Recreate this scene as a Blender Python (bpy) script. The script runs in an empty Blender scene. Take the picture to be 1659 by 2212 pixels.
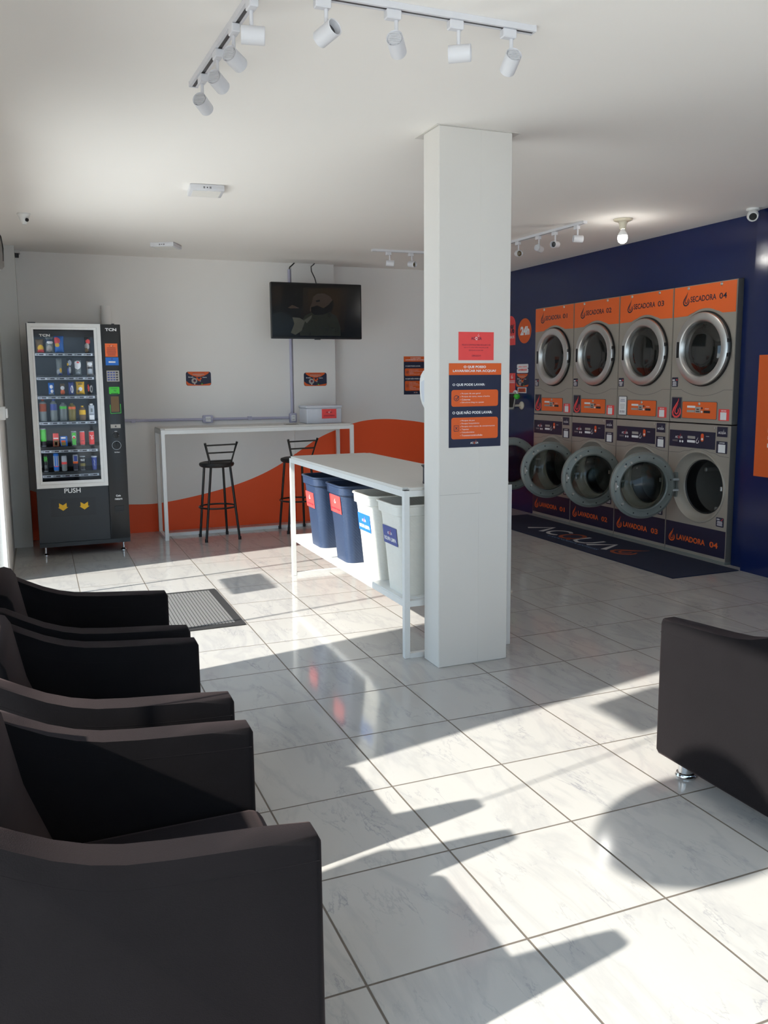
import bpy, bmesh, math, random
from mathutils import Vector, Matrix, Euler
random.seed(7)
SC = bpy.context.scene
COL = SC.collection
PI = math.pi

# ------------------------------------------------------------------ materials
def lin(c):
    c = c / 255.0
    return c / 12.92 if c <= 0.04045 else ((c + 0.055) / 1.055) ** 2.4
def rgb(r, g, b): return (lin(r), lin(g), lin(b), 1.0)
MATS = {}
def mat(name, col, rough=0.5, metal=0.0, var=0.04, scale=30.0, bump=0.0, bscale=200.0, spec=0.5, sheen=0.0, coat=0.0, emit=None, estr=0.0):
    if name in MATS: return MATS[name]
    m = bpy.data.materials.new(name); m.use_nodes = True
    nt = m.node_tree; n = nt.nodes; l = nt.links
    p = n['Principled BSDF']
    p.inputs['Roughness'].default_value = rough
    p.inputs['Metallic'].default_value = metal
    p.inputs['Specular IOR Level'].default_value = spec
    if sheen:
        p.inputs['Sheen Weight'].default_value = sheen
        p.inputs['Sheen Roughness'].default_value = 0.45
        p.inputs['Sheen Tint'].default_value = (0.75, 0.55, 0.55, 1)
    if coat: p.inputs['Coat Weight'].default_value = coat
    tc = n.new('ShaderNodeTexCoord')
    nz = n.new('ShaderNodeTexNoise'); nz.inputs['Scale'].default_value = scale; nz.inputs['Detail'].default_value = 4
    l.new(tc.outputs['Object'], nz.inputs['Vector'])
    mp = n.new('ShaderNodeMapRange'); mp.inputs['To Min'].default_value = 1 - var; mp.inputs['To Max'].default_value = 1 + var
    l.new(nz.outputs['Fac'], mp.inputs['Value'])
    mx = n.new('ShaderNodeVectorMath'); mx.operation = 'SCALE'
    mx.inputs[0].default_value = col[:3]
    l.new(mp.outputs['Result'], mx.inputs['Scale'])
    l.new(mx.outputs['Vector'], p.inputs['Base Color'])
    if bump:
        nb = n.new('ShaderNodeTexNoise'); nb.inputs['Scale'].default_value = bscale; nb.inputs['Detail'].default_value = 3
        l.new(tc.outputs['Object'], nb.inputs['Vector'])
        bp = n.new('ShaderNodeBump'); bp.inputs['Strength'].default_value = bump; bp.inputs['Distance'].default_value = 0.002
        l.new(nb.outputs['Fac'], bp.inputs['Height']); l.new(bp.outputs['Normal'], p.inputs['Normal'])
    if emit:
        p.inputs['Emission Color'].default_value = emit; p.inputs['Emission Strength'].default_value = estr
    MATS[name] = m
    return m
def glass_mat(name, tint=(0.95, 0.97, 0.97, 1), refl=0.12, rough=0.02):
    m = bpy.data.materials.new(name); m.use_nodes = True
    nt = m.node_tree; n = nt.nodes; l = nt.links; n.clear()
    o = n.new('ShaderNodeOutputMaterial'); mix = n.new('ShaderNodeMixShader')
    t = n.new('ShaderNodeBsdfTransparent'); t.inputs['Color'].default_value = tint
    g = n.new('ShaderNodeBsdfGlossy'); g.inputs['Roughness'].default_value = rough
    lw = n.new('ShaderNodeLayerWeight'); lw.inputs['Blend'].default_value = refl
    l.new(lw.outputs['Fresnel'], mix.inputs['Fac']); l.new(t.outputs[0], mix.inputs[1]); l.new(g.outputs[0], mix.inputs[2])
    l.new(mix.outputs[0], o.inputs['Surface'])
    return m

def floor_mat():
    m = bpy.data.materials.new('marble_tile'); m.use_nodes = True
    nt = m.node_tree; n = nt.nodes; l = nt.links; p = n['Principled BSDF']
    tc = n.new('ShaderNodeTexCoord'); sep = n.new('ShaderNodeSeparateXYZ'); l.new(tc.outputs['Object'], sep.inputs[0])
    def mth(op, a, b=None):
        x = n.new('ShaderNodeMath'); x.operation = op
        for i, v in enumerate((a, b)):
            if v is None: continue
            if isinstance(v, (int, float)): x.inputs[i].default_value = v
            else: l.new(v, x.inputs[i])
        return x.outputs[0]
    T = 0.46
    gx = mth('DIVIDE', mth('SUBTRACT', sep.outputs['X'], 1.1318), T); gy = mth('DIVIDE', mth('SUBTRACT', sep.outputs['Y'], 1.7616), T)
    fx = mth('FRACT', gx); fy = mth('FRACT', gy)
    ex = mth('MINIMUM', fx, mth('SUBTRACT', 1.0, fx)); ey = mth('MINIMUM', fy, mth('SUBTRACT', 1.0, fy))
    e = mth('MULTIPLY', mth('MINIMUM', ex, ey), T)
    gr = n.new('ShaderNodeMapRange'); gr.inputs['From Min'].default_value = 0.0024; gr.inputs['From Max'].default_value = 0.0040
    gr.inputs['To Min'].default_value = 1.0; gr.inputs['To Max'].default_value = 0.0; l.new(e, gr.inputs['Value'])
    cid = n.new('ShaderNodeCombineXYZ'); l.new(mth('FLOOR', gx), cid.inputs[0]); l.new(mth('FLOOR', gy), cid.inputs[1])
    wn = n.new('ShaderNodeTexWhiteNoise'); l.new(cid.outputs[0], wn.inputs['Vector'])
    off = n.new('ShaderNodeVectorMath'); off.operation = 'MULTIPLY_ADD'; off.inputs[1].default_value = (9, 9, 9)
    l.new(wn.outputs['Color'], off.inputs[0]); l.new(tc.outputs['Object'], off.inputs[2])
    mpg = n.new('ShaderNodeMapping'); mpg.inputs['Rotation'].default_value = (0, 0, 0.7); mpg.inputs['Scale'].default_value = (1.0, 0.32, 1)
    l.new(off.outputs[0], mpg.inputs['Vector'])
    v1 = n.new('ShaderNodeTexNoise'); v1.inputs['Scale'].default_value = 7.5; v1.inputs['Detail'].default_value = 9; v1.inputs['Roughness'].default_value = 0.62; v1.inputs['Distortion'].default_value = 0.35
    l.new(mpg.outputs[0], v1.inputs['Vector'])
    ridge = mth('ABSOLUTE', mth('SUBTRACT', v1.outputs['Fac'], 0.5))
    vr = n.new('ShaderNodeMapRange'); vr.inputs['From Min'].default_value = 0.0; vr.inputs['From Max'].default_value = 0.013; vr.inputs['To Min'].default_value = 1; vr.inputs['To Max'].default_value = 0
    l.new(ridge, vr.inputs['Value'])
    v2 = n.new('ShaderNodeTexNoise'); v2.inputs['Scale'].default_value = 5.0; v2.inputs['Detail'].default_value = 4; l.new(off.outputs[0], v2.inputs['Vector'])
    vm = n.new('ShaderNodeMapRange'); vm.inputs['From Min'].default_value = 0.45; vm.inputs['From Max'].default_value = 0.7; l.new(v2.outputs['Fac'], vm.inputs['Value'])
    v3 = n.new('ShaderNodeTexNoise'); v3.inputs['Scale'].default_value = 4.2; v3.inputs['Detail'].default_value = 6; v3.inputs['Roughness'].default_value = 0.55; v3.inputs['Distortion'].default_value = 0.5
    l.new(mpg.outputs[0], v3.inputs['Vector'])
    wr = n.new('ShaderNodeMapRange'); wr.inputs['From Min'].default_value = 0.0; wr.inputs['From Max'].default_value = 0.05; wr.inputs['To Min'].default_value = 0.20; wr.inputs['To Max'].default_value = 0
    l.new(mth('ABSOLUTE', mth('SUBTRACT', v3.outputs['Fac'], 0.47)), wr.inputs['Value'])
    vein = mth('MINIMUM', mth('ADD', mth('MULTIPLY', mth('MULTIPLY', vr.outputs[0], vm.outputs[0]), 0.6), wr.outputs[0]), 1.0)
    cloud = n.new('ShaderNodeMapRange'); cloud.inputs['From Min'].default_value = 0.3; cloud.inputs['From Max'].default_value = 0.75; cloud.inputs['To Min'].default_value = 0; cloud.inputs['To Max'].default_value = 0.14
    l.new(v1.outputs['Fac'], cloud.inputs['Value'])
    c1 = n.new('ShaderNodeMix'); c1.data_type = 'RGBA'; c1.inputs[6].default_value = rgb(186, 184, 181); c1.inputs[7].default_value = rgb(162, 163, 165)
    l.new(cloud.outputs[0], c1.inputs[0])
    c2 = n.new('ShaderNodeMix'); c2.data_type = 'RGBA'; c2.inputs[7].default_value = rgb(130, 133, 140); l.new(vein, c2.inputs[0]); l.new(c1.outputs[2], c2.inputs[6])
    c3 = n.new('ShaderNodeMix'); c3.data_type = 'RGBA'; c3.inputs[7].default_value = rgb(104, 96, 88); l.new(gr.outputs[0], c3.inputs[0]); l.new(c2.outputs[2], c3.inputs[6])
    l.new(c3.outputs[2], p.inputs['Base Color'])
    rr = n.new('ShaderNodeMapRange'); rr.inputs['To Min'].default_value = 0.10; rr.inputs['To Max'].default_value = 0.7; l.new(gr.outputs[0], rr.inputs['Value']); l.new(rr.outputs[0], p.inputs['Roughness'])
    p.inputs['Specular IOR Level'].default_value = 0.5
    bp = n.new('ShaderNodeBump'); bp.inputs['Strength'].default_value = 0.5; bp.inputs['Distance'].default_value = 0.002; bp.invert = True
    l.new(gr.outputs[0], bp.inputs['Height']); l.new(bp.outputs['Normal'], p.inputs['Normal'])
    return m

def stripes_mat(name, ca, cb, freq, axis='X'):
    m = bpy.data.materials.new(name); m.use_nodes = True
    nt = m.node_tree; n = nt.nodes; l = nt.links; p = n['Principled BSDF']; p.inputs['Roughness'].default_value = 0.95
    tc = n.new('ShaderNodeTexCoord'); w = n.new('ShaderNodeTexWave'); w.bands_direction = axis; w.inputs['Scale'].default_value = freq; w.inputs['Distortion'].default_value = 0.3
    l.new(tc.outputs['Object'], w.inputs['Vector'])
    nz = n.new('ShaderNodeTexNoise'); nz.inputs['Scale'].default_value = 260; l.new(tc.outputs['Object'], nz.inputs['Vector'])
    r = n.new('ShaderNodeMapRange'); r.inputs['From Min'].default_value = 0.04; r.inputs['From Max'].default_value = 0.14; l.new(w.outputs['Fac'], r.inputs['Value'])
    mx = n.new('ShaderNodeMix'); mx.data_type = 'RGBA'; mx.inputs[6].default_value = ca; mx.inputs[7].default_value = cb; l.new(r.outputs[0], mx.inputs[0])
    m2 = n.new('ShaderNodeMix'); m2.data_type = 'RGBA'; m2.blend_type = 'MULTIPLY'; m2.inputs[0].default_value = 0.6
    l.new(mx.outputs[2], m2.inputs[6]); l.new(nz.outputs['Color'], m2.inputs[7]); l.new(m2.outputs[2], p.inputs['Base Color'])
    return m
def weave_mat(name, col):
    """moulded plastic with a woven relief"""
    m = mat(name, col, rough=0.42)
    nt = m.node_tree; n = nt.nodes; l = nt.links; p = n['Principled BSDF']
    tc = n.new('ShaderNodeTexCoord'); mp = n.new('ShaderNodeMapping'); mp.inputs['Scale'].default_value = (1, 1, 1); l.new(tc.outputs['Object'], mp.inputs['Vector'])
    br = n.new('ShaderNodeTexWave'); br.bands_direction = 'Z'; br.inputs['Scale'].default_value = 42
    w2 = n.new('ShaderNodeTexWave'); w2.bands_direction = 'DIAGONAL'; w2.inputs['Scale'].default_value = 34
    l.new(mp.outputs[0], br.inputs['Vector']); l.new(mp.outputs[0], w2.inputs['Vector'])
    mu = n.new('ShaderNodeMath'); mu.operation = 'MULTIPLY'; l.new(br.outputs['Fac'], mu.inputs[0]); l.new(w2.outputs['Fac'], mu.inputs[1])
    b = n.new('ShaderNodeBump'); b.inputs['Strength'].default_value = 0.28; b.inputs['Distance'].default_value = 0.002
    l.new(mu.outputs[0], b.inputs['Height']); l.new(b.outputs['Normal'], p.inputs['Normal'])
    return m

M = {}
M['floor'] = floor_mat()
M['wall'] = mat('white_wall_paint', rgb(238, 235, 231), 0.7, bump=0.1, bscale=60, scale=3, var=0.015)
M['ceil'] = mat('ceiling_paint', rgb(246, 242, 237), 0.85, scale=2, var=0.015)
M['colpaint'] = mat('column_paint', rgb(222, 218, 212), 0.7, bump=0.1, bscale=60, scale=3, var=0.015)
M['nib'] = mat('grey_wall_paint', rgb(205, 205, 202), 0.7, var=0.02)
M['wave'] = mat('orange_wall_paint', rgb(246, 90, 36), 0.55, scale=4, var=0.03, bump=0.1, bscale=60)
M['navywall'] = mat('navy_wall_paint', rgb(22, 36, 82), 0.16, scale=3, var=0.05, bump=0.12, bscale=30)
M['white'] = mat('white_lacquer', rgb(228, 228, 226), 0.35)
M['top'] = mat('white_laminate', rgb(214, 211, 205), 0.45, scale=8, var=0.02)
M['blackmetal'] = mat('black_steel', rgb(20, 20, 21), 0.35)
M['black'] = mat('black_plastic', rgb(16, 16, 18), 0.4)
M['vblack'] = mat('charcoal_sheet_steel', rgb(31, 34, 38), 0.38, var=0.06, scale=4)
M['vside'] = mat('black_panel', rgb(20, 22, 25), 0.3)
M['vinside'] = mat('grey_interior', rgb(170, 172, 176), 0.6)
M['vdark'] = mat('dark_interior', rgb(130, 132, 138), 0.6)
M['chrome'] = mat('chrome', rgb(225, 225, 225), 0.12, 1.0)
M['steel'] = mat('brushed_steel', rgb(215, 215, 212), 0.36, 1.0, var=0.08, scale=8)
M['silver'] = mat('silver_grey_enamel', rgb(164, 157, 146), 0.38, 0.2, scale=3, var=0.05)
M['dgrey'] = mat('dark_grey_enamel', rgb(100, 100, 98), 0.45)
M['doorgrey'] = mat('grey_cast_door', rgb(128, 134, 130), 0.42, 0.2, var=0.06)
M['orange'] = mat('orange_vinyl', rgb(240, 108, 44), 0.4, scale=10, var=0.02)
M['orange2'] = mat('deep_orange_print', rgb(226, 96, 30), 0.5)
M['red'] = mat('coral_red_print', rgb(240, 76, 74), 0.5)
M['navy'] = mat('navy_vinyl', rgb(34, 34, 58), 0.4)
M['navyp'] = mat('navy_print', rgb(28, 34, 62), 0.5)
M['purple'] = mat('dark_purple_print', rgb(88, 22, 60), 0.5)
M['paper'] = mat('white_print', rgb(238, 238, 238), 0.55)
M['greyp'] = mat('grey_print', rgb(170, 165, 158), 0.5)
M['blue'] = mat('blue_print', rgb(30, 110, 200), 0.45)
M['blued'] = mat('slate_blue_print', rgb(62, 78, 150), 0.45)
M['yellow'] = mat('yellow_print', rgb(236, 184, 22), 0.5)
M['green'] = mat('green_plastic', rgb(70, 200, 60), 0.4)
M['brown'] = mat('brown_cardboard', rgb(112, 88, 58), 0.6)
M['dglass'] = mat('dark_glass', rgb(26, 28, 27), 0.06, spec=0.7)
M['drum'] = mat('drum_steel', rgb(150, 150, 146), 0.4, 0.5, bump=0.6, bscale=160)
M['lilac'] = mat('lilac_grey_conduit', rgb(186, 184, 205), 0.45)
M['navymat'] = mat('navy_mat_pile', rgb(24, 32, 56), 0.95, bump=0.6, bscale=600, var=0.12, scale=80)
M['matwhite'] = mat('mat_white_pile', rgb(190, 190, 190), 0.95)
M['matorange'] = mat('mat_orange_pile', rgb(150, 70, 38), 0.95)
M['matblue'] = mat('mat_blue_pile', rgb(90, 120, 155), 0.95)
M['velvet'] = mat('black_velvet', rgb(21, 20, 22), 0.9, sheen=0.10, bump=0.25, bscale=400, var=0.15, scale=12, spec=0.08)
M['vinyl'] = mat('black_vinyl', rgb(24, 24, 25), 0.5, bump=0.15, bscale=120)
M['rubber'] = mat('black_rubber', rgb(38, 38, 40), 0.8, bump=0.3, bscale=150)
M['ribbed'] = stripes_mat('ribbed_grey_carpet', rgb(38, 38, 40), rgb(128, 128, 128), 15.0, 'X')
M['binblue'] = weave_mat('blue_woven_plastic', rgb(44, 60, 88))
M['binwhite'] = weave_mat('white_woven_plastic', rgb(232, 230, 222))
M['spot'] = mat('spotlight_white', rgb(218, 218, 222), 0.45)
M['spotin'] = mat('spotlight_lens', rgb(120, 100, 62), 0.3)
M['spotdark'] = mat('spotlight_dark', rgb(70, 68, 70), 0.4)
M['grille'] = mat('spotlight_grille', rgb(205, 205, 208), 0.5)
M['cream'] = mat('cream_ceramic', rgb(226, 218, 196), 0.3)
M['bulb'] = mat('lit_bulb', rgb(250, 250, 245), 0.4, emit=(1, 0.98, 0.93, 1), estr=7)
M['panel'] = mat('frosted_diffuser', rgb(235, 232, 226), 0.5)
M['mesh'] = mat('black_mesh', rgb(58, 56, 60), 0.4, 0.5)
M['boxplastic'] = mat('translucent_box', rgb(205, 208, 216), 0.35)
M['pave'] = mat('pale_concrete', rgb(236, 232, 226), 0.9, scale=2, var=0.06)
M['greyfab'] = mat('grey_cover', rgb(120, 116, 112), 0.8)
M['glass'] = glass_mat('window_glass', refl=0.06)
def film_mat(name, col, clear):
    m = mat(name, col, 0.5)
    nt = m.node_tree; n = nt.nodes; l = nt.links; o = n['Material Output']
    mix = n.new('ShaderNodeMixShader'); t = n.new('ShaderNodeBsdfTransparent'); mix.inputs[0].default_value = clear
    l.new(n['Principled BSDF'].outputs[0], mix.inputs[1]); l.new(t.outputs[0], mix.inputs[2]); l.new(mix.outputs[0], o.inputs['Surface'])
    return m
M['stickervinyl'] = film_mat('translucent_sticker', rgb(226, 120, 60), 0.22)
M['vglass'] = glass_mat('display_glass', tint=(0.92, 0.93, 0.94, 1), refl=0.20)
M['wglass'] = glass_mat('washer_bowl_glass', tint=(0.60, 0.64, 0.62, 1), refl=0.30, rough=0.04)
M['clear'] = glass_mat('clear_bottle', tint=(0.75, 0.78, 0.8, 1), refl=0.25, rough=0.1)
M['silverink'] = mat('silver_print', rgb(175, 182, 190), 0.4)
M['bottlegrey'] = mat('bottle_grey', rgb(118, 126, 126), 0.3)
M['bottleol'] = mat('bottle_olive', rgb(126, 112, 40), 0.3)

# ------------------------------------------------------------------ mesh builder
FONTS = {}
def text_geo(s, bold):
    k = (s, bold)
    if k not in FONTS:
        cu = bpy.data.curves.new('t', 'FONT'); cu.body = s; cu.size = 1.0; cu.offset = bold; cu.resolution_u = 3
        ob = bpy.data.objects.new('t', cu)
        me = bpy.data.meshes.new_from_object(ob)
        vs = [v.co.copy() for v in me.vertices]; fs = [tuple(p.vertices) for p in me.polygons]
        bpy.data.objects.remove(ob); bpy.data.curves.remove(cu); bpy.data.meshes.remove(me)
        FONTS[k] = (vs, fs)
    return FONTS[k]

I4 = Matrix.Identity(4)
def frame(o, u, v, n):
    """matrix mapping (u,v,n) coordinates to space"""
    u, v, n, o = Vector(u), Vector(v), Vector(n), Vector(o)
    return Matrix(((u.x, v.x, n.x, o.x), (u.y, v.y, n.y, o.y), (u.z, v.z, n.z, o.z), (0, 0, 0, 1)))
def axis_frame(o, n, up=(0, 0, 1)):
    n = Vector(n).normalized(); up = Vector(up)
    if abs(n.dot(up)) > 0.98: up = Vector((1, 0, 0))
    u = up.cross(n).normalized(); v = n.cross(u)
    return frame(o, u, v, n)

class B:
    def __init__(s, *mats, M=None):
        s.bm = bmesh.new(); s.mats = [globals()['M'][m] if isinstance(m, str) else m for m in mats]; s.M = M or I4
    def _mi(s, m):
        if isinstance(m, int): return m
        mm = globals()['M'][m]
        if mm not in s.mats: s.mats.append(mm)
        return s.mats.index(mm)
    def v(s, co): return s.bm.verts.new(s.M @ Vector(co))
    def face(s, vs, m=0):
        try:
            f = s.bm.faces.new(vs); f.material_index = s._mi(m); return f
        except ValueError: return None
    def poly(s, pts, m=0): return s.face([s.v(p) for p in pts], m)
    def box(s, a, b, m=0, bev=0.0, seg=2):
        x0, y0, z0 = [min(a[i], b[i]) for i in range(3)]; x1, y1, z1 = [max(a[i], b[i]) for i in range(3)]
        vs = [s.v((x, y, z)) for x in (x0, x1) for y in (y0, y1) for z in (z0, z1)]
        fs = [s.face([vs[i] for i in q], m) for q in ((0, 1, 3, 2), (4, 6, 7, 5), (0, 4, 5, 1), (2, 3, 7, 6), (0, 2, 6, 4), (1, 5, 7, 3))]
        if bev:
            es = list({e for f in fs for e in f.edges})
            r = bmesh.ops.bevel(s.bm, geom=es, offset=bev, segments=seg, profile=0.5, affect='EDGES', clamp_overlap=True)
            for f in r['faces']: f.material_index = s._mi(m)
        return s
    def prism(s, pts, h0, h1, m=0, bev=0.0, seg=2):
        """extrude 2-D polygon (u,v) from n=h0 to n=h1"""
        a = [s.v((p[0], p[1], h0)) for p in pts]; b = [s.v((p[0], p[1], h1)) for p in pts]; k = len(pts)
        fs = [s.face(list(reversed(a)), m), s.face(b, m)]
        caps = fs[:]
        for i in range(k): fs.append(s.face([a[i], a[(i + 1) % k], b[(i + 1) % k], b[i]], m))
        if bev:
            es = list({e for f in caps if f for e in f.edges})
            r = bmesh.ops.bevel(s.bm, geom=es, offset=bev, segments=seg, profile=0.5, affect='EDGES', clamp_overlap=True)
            for f in r['faces']: f.material_index = s._mi(m)
        return s
    def lathe(s, prof, Mx=None, seg=40, m=0, close=False):
        """revolve (r,h) about the n axis of Mx"""
        Mx = Mx or I4; rings = []
        for r, h in prof:
            if r < 1e-6: rings.append([s.v(Mx @ Vector((0, 0, h)))])
            else: rings.append([s.v(Mx @ Vector((r * math.cos(2 * PI * i / seg), r * math.sin(2 * PI * i / seg), h))) for i in range(seg)])
        prs = list(zip(rings, rings[1:])) + ([(rings[-1], rings[0])] if close else [])
        for A, C in prs:
            for i in range(seg):
                j = (i + 1) % seg
                if len(A) == 1 and len(C) == 1: continue
                if len(A) == 1: s.face([A[0], C[j], C[i]], m)
                elif len(C) == 1: s.face([A[i], A[j], C[0]], m)
                else: s.face([A[i], A[j], C[j], C[i]], m)
        return s
    def cyl(s, p0, p1, r, r1=None, seg=20, m=0):
        p0, p1 = Vector(p0), Vector(p1); r1 = r if r1 is None else r1
        Mx = axis_frame(p0, p1 - p0); L = (p1 - p0).length
        return s.lathe([(0, 0), (r, 0), (r1, L), (0, L)], Mx, seg, m)
    def tube(s, pts, r, seg=10, m=0, closed=False):
        pts = [Vector(p) for p in pts]; k = len(pts); rings = []
        for i, p in enumerate(pts):
            if closed: d = pts[(i + 1) % k] - pts[i - 1]
            else: d = pts[min(i + 1, k - 1)] - pts[max(i - 1, 0)]
            Mx = axis_frame(p, d)
            rings.append([s.v(Mx @ Vector((r * math.cos(2 * PI * j / seg), r * math.sin(2 * PI * j / seg), 0))) for j in range(seg)])
        for a in range(k if closed else k - 1):
            A, C = rings[a], rings[(a + 1) % k]
            for i in range(seg): s.face([A[i], A[(i + 1) % seg], C[(i + 1) % seg], C[i]], m)
        if not closed:
            s.face(list(reversed(rings[0])), m); s.face(rings[-1], m)
        return s
    # flat graphics in the (u,v) plane of s.M
    def rect(s, u0, v0, u1, v1, n=0.0, m=0): return s.poly([(u0, v0, n), (u1, v0, n), (u1, v1, n), (u0, v1, n)], m)
    def rrect(s, u0, v0, u1, v1, r, n=0.0, m=0, seg=5):
        return s.poly([(x, y, n) for x, y in rr(u0, v0, u1, v1, r, seg)], m)
    def disc(s, u, v, r, n=0.0, m=0, seg=32, ry=None):
        ry = ry or r
        return s.poly([(u + r * math.cos(2 * PI * i / seg), v + ry * math.sin(2 * PI * i / seg), n) for i in range(seg)], m)
    def stroke(s, pts, w, n=0.0, m=0):
        k = len(pts); L = []; R = []
        for i, p in enumerate(pts):
            a = Vector(pts[max(i - 1, 0)]); c = Vector(pts[min(i + 1, k - 1)]); d = (c - a).normalized(); q = Vector((-d.y, d.x))
            ww = w[i] if isinstance(w, (list, tuple)) else w
            L.append(s.v((p[0] + q.x * ww / 2, p[1] + q.y * ww / 2, n))); R.append(s.v((p[0] - q.x * ww / 2, p[1] - q.y * ww / 2, n)))
        for i in range(k - 1): s.face([R[i], R[i + 1], L[i + 1], L[i]], m)
    def ring(s, u, v, r, w, n=0.0, m=0, seg=32):
        s.stroke([(u + r * math.cos(2 * PI * i / seg), v + r * math.sin(2 * PI * i / seg)) for i in range(seg + 1)], w, n, m)
    def text(s, t, u0, v0, u1, v1, n=0.0, m=0, bold=0.012):
        """text fitted to the box"""
        vs, fs = text_geo(t, bold)
        x0 = min(v.x for v in vs); x1 = max(v.x for v in vs); y0 = min(v.y for v in vs); y1 = max(v.y for v in vs)
        nv = [s.v((u0 + (v.x - x0) / (x1 - x0) * (u1 - u0), v0 + (v.y - y0) / (y1 - y0) * (v1 - v0), n)) for v in vs]
        for f in fs: s.face([nv[i] for i in f], m)
    def done(s, name, parent=None, loc=None, smooth=True, angle=35, tri=False, clean=True):
        bm = s.bm
        bmesh.ops.recalc_face_normals(bm, faces=bm.faces) if clean else None
        me = bpy.data.meshes.new(name); bm.to_mesh(me); bm.free()
        for m in s.mats: me.materials.append(m)
        if smooth:
            for p in me.polygons: p.use_smooth = True
            me.set_sharp_from_angle(angle=math.radians(angle))
        o = bpy.data.objects.new(name, me); COL.objects.link(o)
        if parent: o.parent = parent
        if loc: o.location = loc
        return o
def rr(u0, v0, u1, v1, r, seg=5):
    out = []
    for cx, cy, a in ((u1 - r, v0 + r, -PI / 2), (u1 - r, v1 - r, 0), (u0 + r, v1 - r, PI / 2), (u0 + r, v0 + r, PI)):
        for i in range(seg + 1): out.append((cx + r * math.cos(a + PI / 2 * i / seg), cy + r * math.sin(a + PI / 2 * i / seg)))
    return out
def tag(o, label=None, cat=None, group=None, kind=None):
    if label: o['label'] = label
    if cat: o['category'] = cat
    if group: o['group'] = group
    if kind: o['kind'] = kind
    return o
def empty(name, loc, label, cat, group=None, rz=0.0):
    o = bpy.data.objects.new(name, None); COL.objects.link(o); o.location = loc; o.rotation_euler = (0, 0, rz)
    o.empty_display_size = 0.1
    return tag(o, label, cat, group)
def copy_tree(o, parent=None):
    c = o.copy(); COL.objects.link(c)
    if parent: c.parent = parent
    for ch in [x for x in o.children if x != c and x.name in o_children(o)]: copy_tree(ch, c)
    return c
def o_children(o): return [c.name for c in o.children]
def structure(o): return tag(o, kind='structure')

# logo: flame-shaped drop of two strokes, in a unit box
DROP1 = [(0.66, 1.0), (0.60, 0.84), (0.42, 0.66), (0.22, 0.45), (0.13, 0.28), (0.17, 0.13), (0.32, 0.04), (0.52, 0.03), (0.72, 0.10), (0.84, 0.24), (0.84, 0.38), (0.76, 0.52)]
DROP2 = [(0.62, 0.76), (0.52, 0.62), (0.38, 0.46), (0.33, 0.32), (0.38, 0.22), (0.50, 0.18), (0.62, 0.24), (0.66, 0.34), (0.62, 0.46)]
def drop(b, u, v, w, h, n, m, both=True):
    b.stroke([(u + x * w, v + y * h) for x, y in DROP1], [0.02 * w, 0.07 * w, 0.1 * w] + [0.13 * w] * 7 + [0.1 * w, 0.05 * w], n, m)
    if both: b.stroke([(u + x * w, v + y * h) for x, y in DROP2], [0.02 * w, 0.06 * w, 0.08 * w] + [0.09 * w] * 5 + [0.04 * w], n, m)
def acqua(b, u, v, w, h, n, m, mq):
    for t, a, c, mm in (('AC', 0, 0.38, m), ('Q', 0.385, 0.60, mq), ('UA', 0.62, 1.0, m)):
        b.text(t, u + a * w, v - (0.12 * h if t == 'Q' else 0), u + c * w, v + h, n, mm, 0.02)
    drop(b, u + 0.62 * w, v + h * 1.05, 0.16 * w, h * 1.1, n, mq, False)
def lines(b, u0, v0, u1, rows, dy, th, n, m, seed=0):
    """rows of print too small to read in the photograph"""
    rnd = random.Random(seed)
    for i in range(rows):
        k = 0.75 + 0.25 * rnd.random(); c = (u0 + u1) / 2; hw = (u1 - u0) / 2 * k
        b.rect(c - hw, v0 - i * dy - th, c + hw, v0 - i * dy, n, m)

# ------------------------------------------------------------------ room shell
YB = 8.53; ZC = 2.685; XL = -0.26; YF = -2.6
b = B('floor'); b.box((-0.36, YF, -0.05), (5.75, 8.9, 0.0)); structure(b.done('floor', smooth=False))
# solid ceiling; a darker plate paints the shade of the opening round the column
b = B('ceil'); hx0, hx1, hy0, hy1 = 1.842, 2.300, 3.765, 4.02
b.box((-0.45, YF, ZC), (5.75, 8.9, ZC + 0.012))
structure(b.done('ceiling', smooth=False))
b = B('colpaint'); b.box((hx0, hy0 - 0.002, ZC - 0.0025), (hx1, hy1, ZC - 0.0003)); structure(b.done('trim_2', smooth=False))

# back wall with the painted orange wave
WV = [(-0.4, 0.60), (-0.06, 0.47), (0.3, 0.36), (0.6, 0.31), (0.808, 0.293), (1.063, 0.288), (1.432, 0.338), (1.814, 0.42), (2.109, 0.516), (2.36, 0.635), (2.566, 0.763), (2.774, 0.888), (3.01, 0.98), (3.25, 1.048), (3.522, 1.066), (3.799, 1.043), (3.996, 1.013), (4.4, 0.93), (5.2, 0.75)]
def wave_at(x):
    for i in range(len(WV) - 1):
        if WV[i][0] <= x <= WV[i + 1][0]:
            p0 = WV[max(i - 1, 0)]; p1 = WV[i]; p2 = WV[i + 1]; p3 = WV[min(i + 2, len(WV) - 1)]
            t = (x - p1[0]) / (p2[0] - p1[0]); d = p2[0] - p1[0]
            m1 = (p2[1] - p0[1]) / (p2[0] - p0[0]) * d; m2 = (p3[1] - p1[1]) / (p3[0] - p1[0]) * d
            return (2 * t ** 3 - 3 * t ** 2 + 1) * p1[1] + (t ** 3 - 2 * t ** 2 + t) * m1 + (-2 * t ** 3 + 3 * t ** 2) * p2[1] + (t ** 3 - t ** 2) * m2
    return WV[-1][1]
b = B('wall', 'wave')
segs = [(-0.36, 2.505, YB), (2.505, 2.965, 8.50), (2.965, 5.75, 8.61)]
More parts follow.
